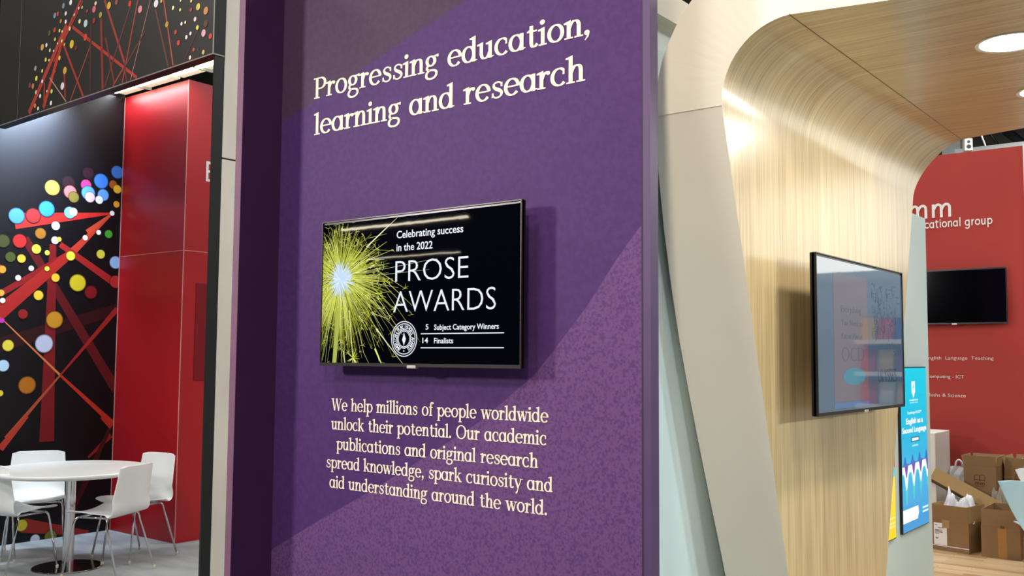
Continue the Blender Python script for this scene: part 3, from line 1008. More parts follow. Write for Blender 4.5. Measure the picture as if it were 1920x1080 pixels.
def cyan_poster(mb, pl, w, h):
    U = lambda a: -w / 2 + a * w
    V = lambda b: h / 2 - b * h
    n = 12
    for i in range(n):                                  # ink runs from turquoise to blue
        t = i / (n - 1)
        c = [a + (b - a) * t for a, b in zip(lin('#10d0ea'), lin('#1a96d8'))]
        mb.quads2d([[(U(0), V((i + 1) / n)), (U(1), V((i + 1) / n)), (U(1), V(i / n)), (U(0), V(i / n))]], pl, 0, 0, c)
    wht = (1, 1, 1)
    mb.quads2d([[(U(0.42), V(0.085)), (U(0.55), V(0.085)), (U(0.55), V(0.15)), (U(0.485), V(0.19)), (U(0.42), V(0.15))]], pl, 0.001, 0, wht)
    mb.quads2d([[(U(0.475), V(0.14)), (U(0.495), V(0.14)), (U(0.495), V(0.10)), (U(0.475), V(0.10))], [(U(0.45), V(0.125)), (U(0.52), V(0.125)), (U(0.52), V(0.118)), (U(0.45), V(0.118))]], pl, 0.0014, 0, lin('#58d4e8'))
    type_line(mb, pl, 'CAMBRIDGE', U(0.33), U(0.66), V(0.208), 0.011 * h, 0.001, 0, wht, 0.01)
    type_line(mb, pl, 'UNIVERSITY PRESS', U(0.34), U(0.65), V(0.222), 0.007 * h, 0.001, 0, wht)
    type_line(mb, pl, 'Cambridge IGCSE\u2122', U(0.24), U(0.78), V(0.288), 0.017 * h, 0.001, 0, wht, 0.01)
    type_line(mb, pl, 'English as a', U(0.18), U(0.84), V(0.348), 0.036 * h, 0.001, 0, wht, 0.03)
    type_line(mb, pl, 'Second Language', U(0.03), U(0.97), V(0.402), 0.034 * h, 0.001, 0, wht, 0.03)
    mb.quads2d([[(U(0.35), V(0.465)), (U(0.68), V(0.465)), (U(0.68), V(0.432)), (U(0.35), V(0.432))]], pl, 0.0008, 0, lin('#0a7f9c'))
    mb.quads2d([[(U(0.39), V(0.457)), (U(0.64), V(0.457)), (U(0.64), V(0.440)), (U(0.39), V(0.440))]], pl, 0.0012, 0, wht)
    mb.quads2d([[(U(0.4), V(0.492)), (U(0.62), V(0.492)), (U(0.62), V(0.482)), (U(0.4), V(0.482))]], pl, 0.0010, 0, lin('#a8e8f4'))
    K = 60

    def wave(top, bot, c, off):
        for i in range(K):
            a, b = i / K, (i + 1) / K
            ta, tb, ba, bb = top(a), top(b), bot(a), bot(b)
            mb.quads2d([[(U(a), V(max(ba, ta))), (U(b), V(max(bb, tb))), (U(b), V(tb)), (U(a), V(ta))]], pl, off, 0, c)
    sp = lambda a: 0.5 + 0.5 * math.cos(2 * math.pi * (a * 3.6 - 0.55))
    base = lambda a: 0.60 - 0.02 * a
    wave(lambda a: base(a) + 0.02, lambda a: base(a) + 0.06 + 0.20 * sp(a) ** 2 * (1 - 0.35 * a), lin('#22c8c8'), 0.0006)
    wave(lambda a: base(a), lambda a: base(a) + 0.05 + 0.11 * sp(a) ** 2 * (1 - 0.3 * a), lin('#f4f4fa'), 0.0008)
    wave(lambda a: base(a) - 0.005, lambda a: base(a) - 0.005 + 0.085 * sp(a) ** 3, lin('#6030a8'), 0.0010)
    wave(lambda a: base(a) - 0.055 * sp(a + 0.04) ** 4, lambda a: base(a) + 0.006, lin('#2a60c0'), 0.0012)
    mb.quads2d([[(U(0.0), V(0.945)), (U(0.55), V(0.945)), (U(0.60), V(0.905)), (U(0.57), V(0.865)), (U(0.0), V(0.865))]], pl, 0.001, 0, wht)
    for b in (0.885, 0.91):
        mb.quads2d([[(U(0.75), V(b + 0.012)), (U(0.98), V(b + 0.012)), (U(0.98), V(b)), (U(0.75), V(b))]], pl, 0.001, 0, lin('#d8f0fa'))


def yellow_poster(mb, pl, w, h):
    U = lambda a: -w / 2 + a * w
    V = lambda b: h / 2 - b * h
    mb.quads2d([[(U(0), V(1)), (U(1), V(1)), (U(1), V(0)), (U(0), V(0))]], pl, 0, 0, lin('#f6d814'))
    for b0, b1, c in ((0.50, 0.585, '#e03c28'), (0.585, 0.64, '#48c8d8')):
        mb.quads2d([[(U(0.0), V(b1 + 0.10)), (U(1), V(b1)), (U(1), V(b0)), (U(0.0), V(b0 + 0.10))]], pl, 0.0006, 0, lin(c))
    for b in (0.875, 0.905, 0.925):
        mb.quads2d([[(U(0.5), V(b + 0.012)), (U(0.97), V(b + 0.012)), (U(0.97), V(b)), (U(0.5), V(b))]], pl, 0.0006, 0, lin('#f8e890'))


lit_poster('poster_screen', 6.32, 6.905, 0.52, 1.557, cyan_poster, 'tall turquoise lit poster with white title and purple waves on the end wall')
lit_poster('poster_screen', 5.60, 6.185, 0.52, 1.557, yellow_poster, 'yellow lit poster mostly hidden by the oak wall edge')
mb = MB()
mb.box(-2.95, -2.374, 9.2, 9.7, 0.012, 0.955)
o = mb.build('plinth', M['white'], None, bevel=0.006)
tag(o, 'white plinth edge between the end wall and the open carton', 'plinth')

# ------------------------------------------------------------------ red stand on the right
RED = Plane((0, 10.0, 0), (1, 0, 0), (0, 0, 1))
mb = MB()
mb.box(-5.2, -1.738, 10.0, 10.1, 0, 3.608)
rw = structure('wall_right', mb, M['red_wall'], 'matt red stand wall with white lettering')
mb = MB()
mb.box(-1.738, -1.70, 9.97, 10.12, 0, 3.62)
structure('trim_3', mb, M['white'], 'white post at the end of the red wall')
mono = Pen(0.185, 0.185, serif=False)
mb = MB()
pen_line(mb, RED, mono, 'mm', -2.80, -2.36, 2.993, 0.132, 0.004)
# same letters rising from a thin stroke: second line of the stand name
pen_line(mb, RED, Pen(0.2, 0.2, False), 'educational group', -2.786, -2.018, 2.893, 0.058, 0.004)
mb.build('stand_name_lettering', M['white'], rw)
mb = MB()
for t, x1, z in (('English  Language  Teaching', -2.043, 1.609), ('Computing - ICT', -2.304, 1.430), ('Maths & Science', -2.294, 1.251)):
    wd = {'E': 0.605, 'C': 0.345, 'M': 0.355}[t[0]]
    type_line(mb, RED, t, x1 - wd, x1, z, 0.034, 0.003, 0, bold=-0.008)
mb.build('subject_lettering', M['white'], rw)


def blank_screen(mb, pl, w, h, dz):
    mb.poly([(-w / 2, 0, -h / 2 + 0.0045), (w / 2, 0, -h / 2 + 0.0045), (w / 2, 0, h / 2 - 0.0045), (-w / 2, 0, h / 2 - 0.0045)])


tv = empty('wall_television', (-1.905 - 0.455, 9.92, 2.21), 0, 'switched-off black television on the red wall', 'television')
tv_parts(tv, 0.92, 0.525, 0.05, blank_screen, [M['tv_glass']], 0.08, True, 'tv_black')


# ------------------------------------------------------------------ cartons
def carton(name, loc, rz, w, d, h, flap, label, tilt=(0, 0), angles=(0, 0, 0, 0), mats=('card', 'card_in'), extra=None, shut=()):
    """open box, w along local x (front face at -y), flaps front/back/left/right hinged on the rim; angle 0 = upright, + = outwards"""
    o = empty(name, loc, rz, label, 'carton')
    o.rotation_euler = (tilt[0], tilt[1], rz)
    t = 0.005
    mb = MB()
    mb.box(-w / 2, w / 2, -d / 2, -d / 2 + t, 0, h)
    mb.box(-w / 2, w / 2, d / 2 - t, d / 2, 0, h)
    mb.box(-w / 2, -w / 2 + t, -d / 2 + t, d / 2 - t, 0, h)
    mb.box(w / 2 - t, w / 2, -d / 2 + t, d / 2 - t, 0, h)
    mb.box(-w / 2 + t, w / 2 - t, -d / 2 + t, d / 2 - t, 0, t)
    mb.build('body', M[mats[0]], o)
    for k, (fx, fy, ln, ax) in enumerate(((0, -d / 2, w, 'X'), (0, d / 2, w, 'X'), (-w / 2, 0, d, 'Y'), (w / 2, 0, d, 'Y'))):
        if angles[k] is None:
            continue
        f = MB()
        a = math.radians(angles[k])
        if ax == 'X':
            f.box(-ln / 2 + 0.003, ln / 2 - 0.003, -t / 2, t / 2, 0.001, flap)
            R = Matrix.Rotation(a if fy < 0 else -a, 4, 'X')
            off = (0, fy + (t / 2 if fy < 0 else -t / 2), h)
        else:
            f.box(-t / 2, t / 2, -ln / 2 + 0.008, ln / 2 - 0.008, 0.001, flap)
            R = Matrix.Rotation(-a if fx < 0 else a, 4, 'Y')
            off = (fx + (t / 2 if fx < 0 else -t / 2), 0, h)
        fo = f.build('flap', M[mats[1] if k > 1 else mats[0]], o)
        fo.matrix_local = Matrix.Translation(off) @ R
    if extra:
        extra(o, w, d, h)
    return o


def crumple(name, path_fn, mat_, seed, n=26, amp=0.03):
    pass


def crumpled(loc, sx, sy, sz, seed, m, n=22, amp=0.35):
    """crumpled sheet heaped up in the middle"""
    rnd = random.Random(seed)
    mb = MB()
    hts = [[0] * (n + 1) for _ in range(n + 1)]
    bumps = [(rnd.uniform(0, 1), rnd.uniform(0, 1), rnd.uniform(0.16, 0.36), rnd.uniform(0.3, 1.0), rnd.uniform(0, 6.28)) for _ in range(16)]
    idx = {}
    for i in range(n + 1):
        for j in range(n + 1):
            a, b = i / n, j / n
            z = 0
            for (p, q, r, hgt, an) in bumps:
                dx, dy = a - p, b - q
                u = dx * math.cos(an) + dy * math.sin(an)
                v = -dx * math.sin(an) + dy * math.cos(an)
                z = max(z, hgt * (1 - abs(u) / r - abs(v) / (r * 2.2)))
            edge = min(1, 5 * min(a, 1 - a, b, 1 - b) + 0.15)
            idx[i, j] = mb.vert((loc[0] + (a - 0.5) * sx + rnd.uniform(-1, 1) * sx * 0.012, loc[1] + (b - 0.5) * sy + rnd.uniform(-1, 1) * sy * 0.012, loc[2] + max(z, 0.05) * edge * sz + rnd.uniform(0, 0.06) * sz))
    for i in range(n):
        for j in range(n):
            mb.f.append([idx[i, j], idx[i + 1, j], idx[i + 1, j + 1], idx[i, j + 1]])
            mb.m.append(0)
    return mb


def mm_mark(mb, pl, u, v, k):
    """open book over two letters"""
    p = Pen(0.2, 0.2, False)
    for du in (-0.5, 0.5):
        path = [(u + (du - 0.48) * k, v + 0.1 * k), (u + (du - 0.48) * k, v + 0.95 * k)] + [(u + (du + 0.48 * math.cos(math.radians(a))) * k, v + (0.95 + 0.42 * math.sin(math.radians(a))) * k) for a in range(170, 9, -20)] + [(u + (du + 0.48) * k, v + 0.95 * k), (u + (du + 0.48) * k, v + 0.1 * k)]
        mb.quads2d(ribbon(path, 0.11 * k), pl, 0.0012)
        arch = [(u + (du + 0.48 * math.cos(math.radians(a))) * k, v + (0.1 + 0.25 * math.sin(math.radians(a))) * k) for a in range(180, -1, -20)]
        mb.quads2d(ribbon(arch, 0.11 * k), pl, 0.0012)
    pen_line(mb, pl, p, 'mm', u - 1.0 * k, u + 1.0 * k, v - 0.75 * k, 0.55 * k, 0.0012)
    mb.quads2d([[(u - 0.9 * k, v - 1.0 * k), (u + 0.9 * k, v - 1.0 * k), (u + 0.9 * k, v - 0.92 * k), (u - 0.9 * k, v - 0.92 * k)]], pl, 0.0012)


ZF = 0.012


def left_box_extra(o, w, d, h):
    pl = Plane((0, -d / 2, 0), (1, 0, 0), (0, 0, 1))
    mb = MB()
    mb.quads2d([[(-w / 2 + 0.015, 0.045), (-w / 2 + 0.125, 0.045), (-w / 2 + 0.125, 0.225), (-w / 2 + 0.015, 0.225)]], pl, 0.001)
    for zz, a, b in ((0.205, 0.025, 0.045), (0.185, 0.05, 0.10), (0.165, 0.025, 0.09), (0.155, 0.025, 0.085), (0.145, 0.025, 0.09), (0.135, 0.025, 0.06), (0.10, 0.03, 0.055), (0.093, 0.03, 0.05)):
        mb.quads2d([[(-w / 2 + a, zz), (-w / 2 + b, zz), (-w / 2 + b, zz + 0.005), (-w / 2 + a, zz + 0.005)]], pl, 0.0015, 1)
    mb.build('address_label', [M['paper'], M['print_dark']], o)
    mb = MB()
    mb.box(-0.065, -0.005, -d / 2 - 0.004, -d / 2, h - 0.055, h + 0.012)
    mb.build('torn_tab', M['card_in'], o)
    mb = MB()
    mb.box(-w / 2, w / 2, -d / 2 - 0.0012, -d / 2, 0.035, 0.042)
    mb.build('tape_edge', M['bag'], o)


carton('open_carton', (-2.13, 8.90, ZF), -0.18, 0.305, 0.30, 0.243, 0.135, 'open brown carton with an address label on its front, next to the plinth', extra=left_box_extra, angles=(3, 8, 6, -4))
o = crumpled((-2.13, 8.93, ZF + 0.22), 0.29, 0.25, 0.33, 3, M['bag']).build('packing_sheet', M['bag'], None, smooth=True)
tag(o, 'white crumpled plastic packing sheet spilling out of the labelled carton', 'packing sheet')


def right_box_extra(o, w, d, h):
    mb = MB()
    mb.box(-0.02, 0.045, -d / 2 - 0.001, -d / 2, 0.0, h - 0.01)
    mb.build('tape', M['tape'], o)
    mb = MB()
    mb.box(0.0, 0.03, -d / 2 - 0.001, -d / 2, h - 0.012, h + 0.01)
    mb.build('hand_hold', M['card_old'], o)


carton('open_carton', (-1.765, 8.92, ZF), 0.0, 0.29, 0.42, 0.25, 0.135, 'empty open brown carton with a vertical strip of amber tape', extra=right_box_extra, angles=(0, 2, -5, 40))


def mm_extra(o, w, d, h):
    mb = MB()
    mm_mark(mb, Plane((0, -d / 2, 0), (1, 0, 0), (0, 0, 1)), 0.0, 0.115, 0.042)
    mb.build('printed_mark', M['logo_red'], o)


carton('closed_carton', (-2.05, 9.50, ZF), 0.0, 0.27, 0.38, 0.42, 0.05, 'brown carton at the back that carries the marked carton', angles=(None, None, None, None))
carton('marked_carton', (-2.03, 9.43, ZF + 0.423), -0.02, 0.262, 0.30, 0.25, 0.085, 'tall open carton with an mm book mark, standing against the red wall', extra=mm_extra, angles=(2, 18, 12, 8))
carton('closed_carton', (-1.765, 9.72, ZF), 0.0, 0.25, 0.40, 0.42, 0.05, 'brown carton under the tilted marked carton', angles=(None, None, None, None))
carton('marked_carton', (-1.735, 9.62, ZF + 0.435), -0.12, 0.27, 0.28, 0.21, 0.10, 'tilted open carton with an mm mark and packing paper, behind the blue chair', tilt=(0.04, 0.05), extra=mm_extra, angles=(-4, 20, 15, 10))
o = crumpled((-1.735, 9.62, ZF + 0.60), 0.24, 0.24, 0.16, 9, M['paper']).build('packing_paper', M['paper'], None)
tag(o, 'crumpled white packing paper heaped in the tilted marked carton', 'packing paper')
# tall folded sheet
mb = MB()
mb.box(-0.10, 0.10, -0.004, 0.004, 0, 0.79)
mb.box(-0.10, 0.10, 0.006, 0.012, 0.0, 0.66)
o = mb.build('folded_cardboard', M['card_old'], None, loc=(-2.53, 9.80, ZF))
o.rotation_euler = (0.03, 0, 0.0)
tag(o, 'tall olive cardboard sheet leaning behind the plinth', 'cardboard')
# white bag
bag = empty('carrier_bag', (-2.275, 9.62, ZF), 0.1, 'white carrier bag with a loop handle between the cardboard sheet and the marked carton', 'bag')
mb = crumpled((0, 0, 0), 0.01, 0.01, 0.01, 1, M['bag'])
mb = MB()
rnd = random.Random(21)
rings = []
for k, (z, a, b) in enumerate(((0, 0.08, 0.06), (0.15, 0.085, 0.07), (0.3, 0.085, 0.07), (0.43, 0.08, 0.06), (0.55, 0.076, 0.045), (0.62, 0.073, 0.03))):
    rings.append([mb.vert((a * (1 if abs(math.cos(t)) > 0.5 else abs(math.cos(t)) * 1.8) * (1 if math.cos(t) > 0 else -1) + rnd.uniform(-0.006, 0.006), b * math.sin(t) + rnd.uniform(-0.01, 0.01), z + rnd.uniform(-0.006, 0.006))) for t in [2 * math.pi * i / 20 for i in range(20)]])
for A, B in zip(rings, rings[1:]):
    for k in range(20):
        mb.f.append([A[k], A[(k + 1) % 20], B[(k + 1) % 20], B[k]])
        mb.m.append(0)
mb.build('bag_body', M['bag'], bag)
mb = MB()
mb.tube([(-0.035, 0, 0.61)] + [(-0.035 + 0.03 * (1 - math.cos(math.radians(a))), 0, 0.62 + 0.06 * math.sin(math.radians(a))) for a in range(0, 181, 15)] + [(0.025, 0, 0.61)], 0.009, 8)
mb.build('handle', M['bag'], bag, smooth=True)
# slanted long torn flap
mb = MB()
mb.box(-0.29, 0.29, -0.006, 0.0, -0.055, 0.055, 0)
mb.box(-0.29, 0.27, 0.0, 0.10, -0.062, -0.055, 1)
o = mb.build('torn_cardboard', [M['card_in'], M['card_old']], None, loc=(-2.118, 9.13, ZF + 0.47))
o.rotation_euler = Euler((-0.35, 0.47, 0.08), 'XYZ')
tag(o, 'long pale torn cardboard strip slanting over the open cartons', 'cardboard')
o = crumpled((-1.82, 9.215, ZF + 0.02), 0.30, 0.13, 0.60, 14, M['kraft']).build('kraft_paper', M['kraft'], None)
tag(o, 'crumpled grey brown paper between the cartons and the blue chair', 'packing paper')


# ------------------------------------------------------------------ shell chairs
def chair_shell(bucket=False):
    """thin shell, seat then back; local: faces -y, back at +y"""
    prof = [(-0.215, 0.435), (-0.20, 0.447), (-0.14, 0.452), (-0.05, 0.445), (0.05, 0.437), (0.12, 0.437), (0.165, 0.452), (0.195, 0.49), (0.212, 0.55), (0.225, 0.62), (0.237, 0.69), (0.247, 0.75), (0.252, 0.785), (0.254, 0.80)]
    pr = spline(prof, 3)
    n = 16
    seat, back = [], []
    mb = MB()
    rows = []
    for k, (y, z) in enumerate(pr):
        t = k / (len(pr) - 1)
        w = (0.225 if z < 0.46 else 0.225 - 0.03 * (z - 0.46) / 0.34)
        if bucket and y > 0:
            w = 0.13 + 0.18 * max(0.0, min(1.0, (z - 0.44) / 0.36)) ** 0.75
        elif bucket:
            w = 0.15 + 0.05 * min(1.0, -y / 0.2)
        w *= 1.0 - 0.06 * max(0, 0.15 - t) / 0.15
        row = []
        for j in range(n + 1):
            s_ = -1 + 2 * j / n
            cup = 0.028 * s_ * s_ if y < 0.13 and z < 0.46 else 0
            fwd = -0.045 * s_ * s_ * min(1, max(0, (z - 0.45) / 0.1))
            rc = 0.0
            if t > 0.93:
                rc = -0.014 * max(0, abs(s_) - 0.8) / 0.2 * ((t - 0.93) / 0.07)
            row.append((w * s_, y + fwd, z + cup + rc))
        rows.append(row)
    ids = [[mb.vert(p) for p in r] for r in rows]
    for A, B in zip(ids, ids[1:]):
        for j in range(n):
            mb.f.append([A[j], A[j + 1], B[j + 1], B[j]])
            mb.m.append(0)
    return mb


def make_chair(name, shell_mat, label, group, bucket=False):
    o = empty(name, (0, 0, 0), 0, label, 'chair', group)
    sh = chair_shell(bucket).build('shell', shell_mat, o, smooth=True)
    sd = sh.modifiers.new('thickness', 'SOLIDIFY')
    sd.thickness = 0.009
    sd.offset = -1
    sb = sh.modifiers.new('smooth', 'SUBSURF')
    sb.levels = 1
    sb.render_levels = 1
    r = 0.0075
    fr = MB()
    fw_ = 0.11 if bucket else 0.17
    for y in (-0.13, 0.10):
        fr.tube([(-fw_, y, 0.424), (fw_, y, 0.424)], r, 8)
    for x in (-fw_, fw_):
        fr.tube([(x, -0.14, 0.424), (x, 0.11, 0.424)], r, 8)
    fr.build('under_frame', M['chrome'], o, smooth=True)
    for x, y in ((-1, -1), (1, -1), (-1, 1), (1, 1)):
        fx, fy = (0.13 if bucket else 0.225) * x, (-0.215 if y < 0 else (0.15 if bucket else 0.235))
        tx, ty = (0.11 if bucket else 0.17) * x, (-0.13 if y < 0 else 0.10)
        l = MB()
        path = [(tx * 0.98, ty, 0.424)] + bez((tx * 0.98, ty, 0.424), (tx * 1.1, ty * 1.08, 0.425), (tx * 1.13, ty * 1.15, 0.41), (tx * 1.15, ty * 1.2, 0.37), 6)[1:] + [(fx, fy, 0.012)]
        l.tube(path, r, 10)
        lo = l.build('leg', M['chrome'], o, smooth=True)
        f = MB()
        f.lathe([(0.0095, 0.0), (0.0105, 0.004), (0.0105, 0.022), (0.0085, 0.026)], fx, fy, 12)
        f.build('foot', M['foot'], lo, smooth=True)
    return o


def face(dx, dy):
    """rotation that turns local -y to (dx, dy)"""
    return math.atan2(dy, dx) + math.pi / 2


g = 'white shell chairs round the meeting table'
ch = make_chair('shell_chair', M['chair'], 'white shell chair seen from behind at the right front of the round table', g)
ch.location = (-6.80, 3.93, 0)
ch.rotation_euler.z = face(-0.89, -0.40)
for (x, y, d, lb) in ((-7.19, 4.37, (0.12, -0.99), 'white shell chair in front of the red column, facing the round table'),
                      (-7.89, 3.92, (0.88, -0.47), 'white shell chair behind the round table, its whole back facing out'),
                      (-7.41, 3.515, (-0.24, 0.95), 'white shell chair cut by the left picture edge, seen from behind')):
    c = copy_tree(ch)
    c.location = (x, y, 0)
    c.rotation_euler.z = face(*d)
    c['label'] = lb
ch2 = make_chair('shell_chair', M['chair_blue'], 'pale blue shell chair at the right edge in front of the cartons', None, True)
ch2.location = (-1.22, 7.46, ZF)
ch2.rotation_euler.z = face(-0.25, 0.97)
c = make_chair('shell_chair', M['chair'], 'white shell chair just showing behind the pale blue one', None, True)
c.location = (-1.145, 8.04, ZF)
c.rotation_euler.z = face(0.6, -0.8)

# ------------------------------------------------------------------ round table
tb = empty('round_table', (-7.21, 3.84, 0), 0, 'round white meeting table on a chrome pedestal', 'table')
mb = MB()
mb.lathe([(0.50, 0.700), (0.545, 0.708), (0.565, 0.722), (0.566, 0.732), (0.560, 0.74), (0.001, 0.74)], n=72)
mb.build('table_top', M['table'], tb, auto=30)
mb = MB()
mb.lathe([(0.041, 0.012), (0.041, 0.70)], n=32)
mb.build('column', M['chrome'], tb, auto=40)
mb = MB()
mb.lathe([(0.245, 0.0), (0.25, 0.004), (0.245, 0.010), (0.05, 0.014), (0.001, 0.014)], n=64)
mb.build('base_plate', M['chrome'], tb, auto=40)

# ------------------------------------------------------------------ left stand: mural wall
MUX = -8.44
MUR = Plane((MUX, 0, 0), (0, 1, 0), (0, 0, 1))
mb = MB()
bk = lin('#060409')
mb.box(MUX - 0.1, MUX, 2.2, 4.88, 0, 4.05, c=bk)


def spot(pl, px, py, r, col, off, squash=True, soft=0.82):
    u, v = pl.uv(px, py)
    u2, v2 = pl.uv(px, py - r)
    rr = abs(v2 - v)
    mb.disc2d(pl, u, v, rr, off, lin(col), bgcol, soft=soft)


def beam(pl, a, b, wa, wb, col, off):
    """tapering printed line between two points, widths in metres"""
    q = ribbon([pl.uv(*a), pl.uv(*b)], wa, widths=[wa, wb])
    mb.quads2d(q, pl, off, 0, lin(col))


bgcol = bk
k0 = 0.389
cl = lambda x, y: (x * k0, 400 + y * k0)
c0 = lambda x, y: (x * k0, y * k0)
off = 0.0004
for a, b, wa, wb, col in ((cl(-20, 640), cl(575, 460), 0.12, 0.10, '#2e0a0c'), (cl(120, 120), cl(560, 850), 0.07, 0.09, '#5c1216'), (cl(255, 150), cl(225, 1100), 0.06, 0.13, '#7a161a'), (cl(-20, 400), cl(345, 190), 0.05, 0.06, '#8a1a1c'),
                          (cl(-30, 500), cl(345, 190), 0.13, 0.07, '#a82420'), (cl(345, 190), cl(540, 0), 0.07, 0.02, '#c03a28'), (cl(290, 150), cl(565, 345), 0.05, 0.07, '#a02222'), (c0(70, 1065), c0(540, 1029), 0.14, 0.015, '#c02824'), (c0(420, 1120), c0(540, 1030), 0.05, 0.015, '#c84830'),
                          (cl(0, 500), cl(290, 780), 0.008, 0.02, '#d07848'), (cl(290, 780), cl(545, 1015), 0.02, 0.05, '#b83020'), (cl(30, 1085), cl(290, 780), 0.04, 0.015, '#b05030'), (cl(290, 780), cl(565, 460), 0.015, 0.05, '#9a2420'), (cl(-10, 290), cl(10, 250), 0.05, 0.05, '#802020'),
                          ((0, 842), (51, 780), 0.06, 0.03, '#b83a28'), ((165, 858), (208, 816), 0.02, 0.05, '#8c2020'), ((138, 955), (166, 890), 0.04, 0.06, '#3c0c0e'), ((166, 890), (207, 800), 0.06, 0.03, '#44100f'), ((42, 985), (165, 1000), 0.12, 0.05, '#a02c20'), ((190, 782), (209, 800), 0.03, 0.05, '#b03024')):
    beam(MUR, a, b, wa, wb, col, off)
    off += 0.00006
for x, y, r, col in ((252, 905, 38, '#c09a3c'), (425, 835, 30, '#2a1220'), (330, 880, 34, '#241018'), (565, 830, 33, '#3a74cc'), (415, 892, 28, '#d83c82'), (338, 925, 33, '#e0686a'), (355, 950, 28, '#7a6a30'), (487, 873, 38, '#3a78d4'), (545, 890, 22, '#9c5420'), (565, 912, 22, '#e0b428'), (425, 930, 36, '#5aa0e0'), (433, 950, 27, '#dcb8e0'),
                     (497, 940, 30, '#5c9ce0'), (478, 963, 21, '#dde4f0'), (561, 985, 17, '#e09a2c'), (225, 1007, 40, '#3486d8'), (80, 1040, 40, '#4680d8'), (160, 1040, 38, '#962a2a'), (336, 1025, 30, '#78b8ec'), (353, 1022, 22, '#f0d4e4'), (540, 1028, 13, '#f0f4f4')):
    spot(MUR, x * k0, y * k0, r * k0, col, off)
    off += 0.00003
for x, y, r, col in ((268, 60, 22, '#d6ecf8'), (195, 97, 28, '#9c641e'), (95, 133, 35, '#b42424'), (15, 133, 33, '#3e421e'), (265, 130, 20, '#e8bcd8'), (285, 125, 12, '#e4d040'), (175, 172, 24, '#e0d444'), (227, 190, 13, '#ecd850'), (523, 100, 21, '#40a034'), (410, 118, 14, '#eef2f6'), (475, 92, 13, '#f0f2f6'), (50, 210, 26, '#465020'), (103, 218, 22, '#d8b038'), (340, 205, 24, '#ecdc44'),
                     (485, 197, 23, '#d0c444'), (556, 237, 32, '#94bcec'), (150, 265, 14, '#f0f2f6'), (226, 267, 13, '#f0d44c'), (10, 270, 20, '#d49434'), (87, 311, 15, '#f0f2f4'), (267, 310, 22, '#e8bc34'), (374, 335, 43, '#d4c026'), (437, 380, 33, '#7c1418'), (556, 330, 32, '#b02a2a'), (5, 383, 17, '#e4a844'), (185, 395, 25, '#ecc43c'), (12, 420, 14, '#f0f2f4'), (110, 485, 25, '#901c1c'),
                     (262, 513, 43, '#c88c24'), (8, 516, 14, '#c434a4'), (38, 637, 29, '#e4d444'), (212, 628, 46, '#c4cce4'), (15, 734, 30, '#b4daf0'), (130, 828, 44, '#b46c1c'), (0, 867, 16, '#e4d040')):
    spot(MUR, x * k0, 400 + y * k0, r * k0, col, off)
    off += 0.00003
for x, y, r, col in ((145, 738, 42, '#ccc434'), (235, 832, 35, '#dce2ee'), (340, 812, 45, '#7c7c22')):
    spot(MUR, x / 3.6, 780 + y / 3.6, r / 3.6, col, off)
    off += 0.00003
structure('wall_left', mb, M['mural'], 'black mural wall of coloured light dots and red lines')

# header banner over the stand opening
hx0, hy0, hx1, hy1 = -8.292, 3.687, -5.19, 3.585
hd = np.array([hx1 - hx0, hy1 - hy0, 0.0])
hl = np.linalg.norm(hd)
hd /= hl
HB = Plane((hx1, hy1, 0), hd, (0, 0, 1))
hb = empty('header_banner', (hx1, hy1, 3.5), 0, 'dark header banner printed with red lines and light dots above the meeting area', 'banner')
bgcol = lin('#2c2925')
mb = MB()
mb.quads2d([[(-hl - 0.1, 3.5), (0, 3.5), (0, 5.2), (-hl - 0.1, 5.2)]], HB, 0.0005, 0, bgcol)
off = 0.001
BL = [((350, 130), (660, 375), 14, '#b83a2c'), ((392, -5), (300, 200), 16, '#b4362a'), ((300, 200), (210, 520), 26, '#c04028'), ((322, 120), (140, 545), 30, '#b04030'), ((505, 0), (600, 300), 14, '#a03a30'), ((665, 0), (590, 400), 9, '#a84038'), ((725, 0), (630, 385), 4, '#b88878'), ((790, 0), (835, 315), 8, '#b05040'),
      ((750, 45), (812, 320), 10, '#6a3c34'), ((440, 210), (340, 485), 8, '#a04a3c'), ((305, 210), (402, 465), 14, '#a83a30'), ((488, 90), (496, 430), 18, '#8c322c'), ((630, 30), (505, 420), 10, '#6c3830'), ((600, 320), (545, 415), 8, '#b44438'), ((240, 375), (320, 490), 6, '#c09080'), ((215, 400), (213, 525), 12, '#a83c32'), ((510, 180), (552, 400), 12, '#7a342c'),
      ((700, 150), (590, 345), 9, '#6a3830'), ((310, 330), (316, 470), 12, '#a83c30'), ((400, 5), (260, 300), 10, '#a83a2c'), ((440, 120), (436, 440), 14, '#52302a'), ((600, 300), (612, 400), 12, '#6a342c'), ((885, 300), (960, 130), 8, '#4a302a')]
for a, b, w_, col in BL:
    ua, ub = HB.uv(a[0] * k0, a[1] * k0), HB.uv((b[0]) * k0, b[1] * k0)
    wm = w_ * k0 * 0.0043
    mb.quads2d([[(x, max(y, 3.503)) for x, y in p] for p in ribbon([ua, ub], wm, widths=[wm, wm])], HB, off, 0, lin(col))
    off += 0.00005
